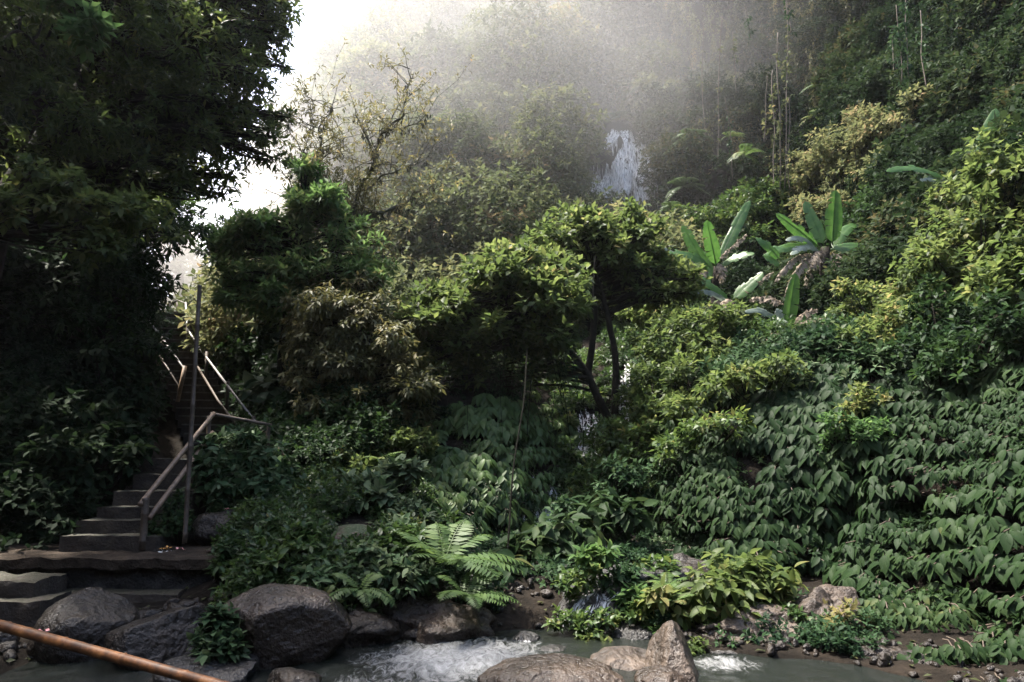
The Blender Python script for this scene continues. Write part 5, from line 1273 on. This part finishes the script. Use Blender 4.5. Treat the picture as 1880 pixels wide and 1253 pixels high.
# ------------------------------------------------------------------ lianas on the right cliff
LI = [(1428, 60, 1432, 350, 23.5, .022), (1440, -20, 1440, 345, 23.4, .02), (1418, 130, 1420, 340, 23.4, .018), (1448, 180, 1450, 350, 23.3, .014), (1325, 30, 1318, 300, 26, .02), (1345, 60, 1352, 170, 26, .014), (1290, 40, 1296, 250, 27, .016), (1408, 140, 1402, 260, 23.6, .013),
      (1645, 10, 1655, 150, 18, .012), (1662, -20, 1668, 140, 18, .012), (1690, 20, 1700, 160, 17.5, .014), (1638, 60, 1640, 130, 18, .010), (1368, 10, 1378, 70, 25, .014), (1445, -10, 1452, 60, 23, .016), (1330, 180, 1345, 330, 25, .012), (1260, 90, 1285, 180, 28, .014)]
WH = ['thick liana in the bundle left of the brownish mound', 'longest liana dropping from the top of the frame in the bundle', 'liana with leaves, leftmost of the bundle by the brownish mound', 'thin liana, rightmost of the bundle by the brownish mound', 'long pale liana right of the waterfall', 'short curved liana beside the long pale one', 'grey liana nearest the waterfall',
      'twisted thin liana just left of the bundle', 'thin liana on the darkest cliff, with a leafy foot', 'liana dropping from the frame top on the darkest cliff', 'straight bare liana, rightmost on the darkest cliff', 'short liana on the darkest cliff', 'short forked liana near the frame top', 'short liana above the bundle', 'slanting liana below the long pale one', 'short slanting liana by the large pale tree fern']
for i, ((x0, y0, x1, y1, Y, rad), lab) in enumerate(zip(LI, WH)):
    e = empty('liana', W(x0, y0, Y - 1.2), lab, 'liana', 'lianas hanging on the cliff')
    mb = MB(); q = wiggle(W(x0, y0, Y - 1.2), W(x1, y1, Y - 1.5), 26, .035, 700 + i); mb.tube(q, rad, 5); mb.build('stem', M['twig' if i < 7 else 'vinecord'], e, True)
    lc = LC(800 + i); k = lc.rng.integers(4, 26, 26 if i in (0, 1, 2, 8, 9) else 8); lc.sprigs(q[k] + lc.rng.normal(0, .06, (len(k), 3)), lc.rng.normal(0, 1, (len(k), 3)) - UP * .3, 4, .16, .5, .9, .4, .45, .2)
    lc.build('foliage', M['shade' if i > 7 else 'hill'], e)
mb = MB(); mb.tube(wiggle(W(1735, 200, 18.5), W(1775, 218, 18.3), 8, .05, 2), .02, 5)
tag(mb.build('dead_branch', M['twig'], None, True), 'pale dead stick lying on the brownish mound of creepers', 'stick')

def curtain(name, label, n, reg, mat, L, seed, ln=(.8, 3.5)):
    lc = LC(seed); r = lc.rng
    for _ in range(n):
        px = r.uniform(reg[0], reg[1]); py = r.uniform(reg[2], reg[3]); Y = yter(px, py, 30)
        if Y > 900: continue
        p = W(px, py, Y - r.uniform(.2, .9)); l_ = r.uniform(*ln) * (.4 + r.random() * .6); m_ = int(l_ / (L * .55)) + 2
        q = np.array([p - UP * (l_ * k / m_) for k in range(m_)]) + np.cumsum(r.normal(0, .035, (m_, 3)), 0) * np.array([1, .5, 0])
        tb = np.clip(.45 + r.normal(0, .2), 0, 1)
        lc.sprigs(q, -UP * .5 + r.normal(0, .6, q.shape), 3, L, .4, .9, .35, tb, .12)
    tag(lc.build(name, M[mat], None, TN), label, None, None, 'stuff')


curtain('hanging_vines', 'leafy vine strands trailing down the cliff right of the waterfall', 420, (1210, 1560, -40, 260), 'brown', .17, 95)
curtain('hanging_vines', 'dark vine strands trailing down the shaded cliff in the corner', 260, (1480, 1880, -60, 200), 'cliff', .15, 96, (.6, 2.6))
curtain('hanging_vines', 'brown-green strands hanging over the misty slope behind the umbrella tree', 220, (740, 1060, 250, 430), 'brown', .19, 97)

# ------------------------------------------------------------------ haze, sky, sun, camera
hz_ = MB(); hz_.box((0, 22, 27), (120, 110, 56)); m, nt, N, Lk = newmat('haze_air')
out = N('ShaderNodeOutputMaterial'); pv = N('ShaderNodeVolumePrincipled'); pv.inputs['Color'].default_value = (.88, .90, .97, 1); pv.inputs['Density'].default_value = .0003; pv.inputs['Anisotropy'].default_value = .6
Lk(pv.outputs[0], out.inputs['Volume'])
hz = hz_.build('haze', m); tag(hz, 'pale sunlit air filling the gorge', 'haze', None, 'stuff')
V_, F_ = ico(3)
for k, (c_, r_, dn, an, lab) in enumerate((((4, 36, 29), (25, 15, 26), .075, .3, 'bright bank of mist drifting over the upper hillside'), ((-5, 27, 14), (20, 8, 15), .03, .3, 'thin veil of mist before the foot of the hillside and the high waterfall'), ((-14, 29, 9), (13, 13, 10), .13, .5, 'mist filling the gap in the trees above the stairs'))):
    m, nt, N, Lk = newmat('mist_bank'); out = N('ShaderNodeOutputMaterial'); pv = N('ShaderNodeVolumePrincipled'); pv.inputs['Color'].default_value = (1, .98, .95, 1); pv.inputs['Anisotropy'].default_value = an
    tc = N('ShaderNodeTexCoord'); gd = N('ShaderNodeTexGradient'); gd.gradient_type = 'SPHERICAL'; Lk(tc.outputs['Object'], gd.inputs[0])
    nz = N('ShaderNodeTexNoise'); nz.inputs['Scale'].default_value = 2.6; nz.inputs['Detail'].default_value = 2; Lk(tc.outputs['Object'], nz.inputs['Vector'])
    mr = N('ShaderNodeMapRange'); mr.inputs['From Min'].default_value = .3; mr.inputs['From Max'].default_value = .7; mr.inputs['To Min'].default_value = .35; mr.inputs['To Max'].default_value = 1.3; Lk(nz.outputs['Fac'], mr.inputs['Value'])
    m1 = N('ShaderNodeMath'); m1.operation = 'MULTIPLY'; Lk(gd.outputs['Fac'], m1.inputs[0]); Lk(mr.outputs[0], m1.inputs[1])
    m2 = N('ShaderNodeMath'); m2.operation = 'MULTIPLY'; Lk(m1.outputs[0], m2.inputs[0]); m2.inputs[1].default_value = dn; Lk(m2.outputs[0], pv.inputs['Density'])
    Lk(pv.outputs[0], out.inputs['Volume'])
    ms = mesh_from('mist', V_ * 1.02, F_, m); ms.location = c_; ms.scale = r_; tag(ms, lab, 'mist', None, 'stuff')

SUN_AZ, SUN_EL = radians(-74), radians(66)
w = bpy.data.worlds.new("World"); S.world = w; w.use_nodes = True
nt = w.node_tree; bg = nt.nodes['Background']; sky = nt.nodes.new('ShaderNodeTexSky'); sky.sky_type = 'NISHITA'; sky.sun_disc = False
sky.sun_elevation = SUN_EL; sky.sun_rotation = SUN_AZ; sky.dust_density = 3.5; sky.air_density = 1.0; sky.ozone_density = 1.0
nt.links.new(sky.outputs[0], bg.inputs[0]); bg.inputs[1].default_value = .15
sl = bpy.data.lights.new('sun', 'SUN'); sl.energy = 4.2; sl.angle = radians(3.0); sl.color = (1, .94, .85)
so = bpy.data.objects.new('sun', sl); COL.objects.link(so)
from mathutils import Vector
sd = Vector((sin(SUN_AZ) * cos(SUN_EL), cos(SUN_AZ) * cos(SUN_EL), sin(SUN_EL)))
so.rotation_euler = sd.to_track_quat('Z', 'Y').to_euler(); so.location = (0, 0, 60)

cam = bpy.data.cameras.new('camera'); cam.lens = 24; cam.sensor_width = 36; cam.clip_end = 2000; cam.clip_start = .05
co = bpy.data.objects.new('camera', cam); co.location = (0, 0, EYE); co.rotation_euler = (pi / 2 + PITCH, 0, 0); COL.objects.link(co); S.camera = co
S.view_settings.view_transform = 'Standard'; S.view_settings.look = 'None'; S.view_settings.exposure = 2.3; S.view_settings.gamma = 1
cy = S.cycles
cy.max_bounces = 6; cy.diffuse_bounces = 2; cy.glossy_bounces = 2; cy.transmission_bounces = 3; cy.transparent_max_bounces = 12; cy.volume_bounces = 4
cy.use_denoising = True; cy.sample_clamp_indirect = 4; cy.caustics_reflective = False; cy.caustics_refractive = False
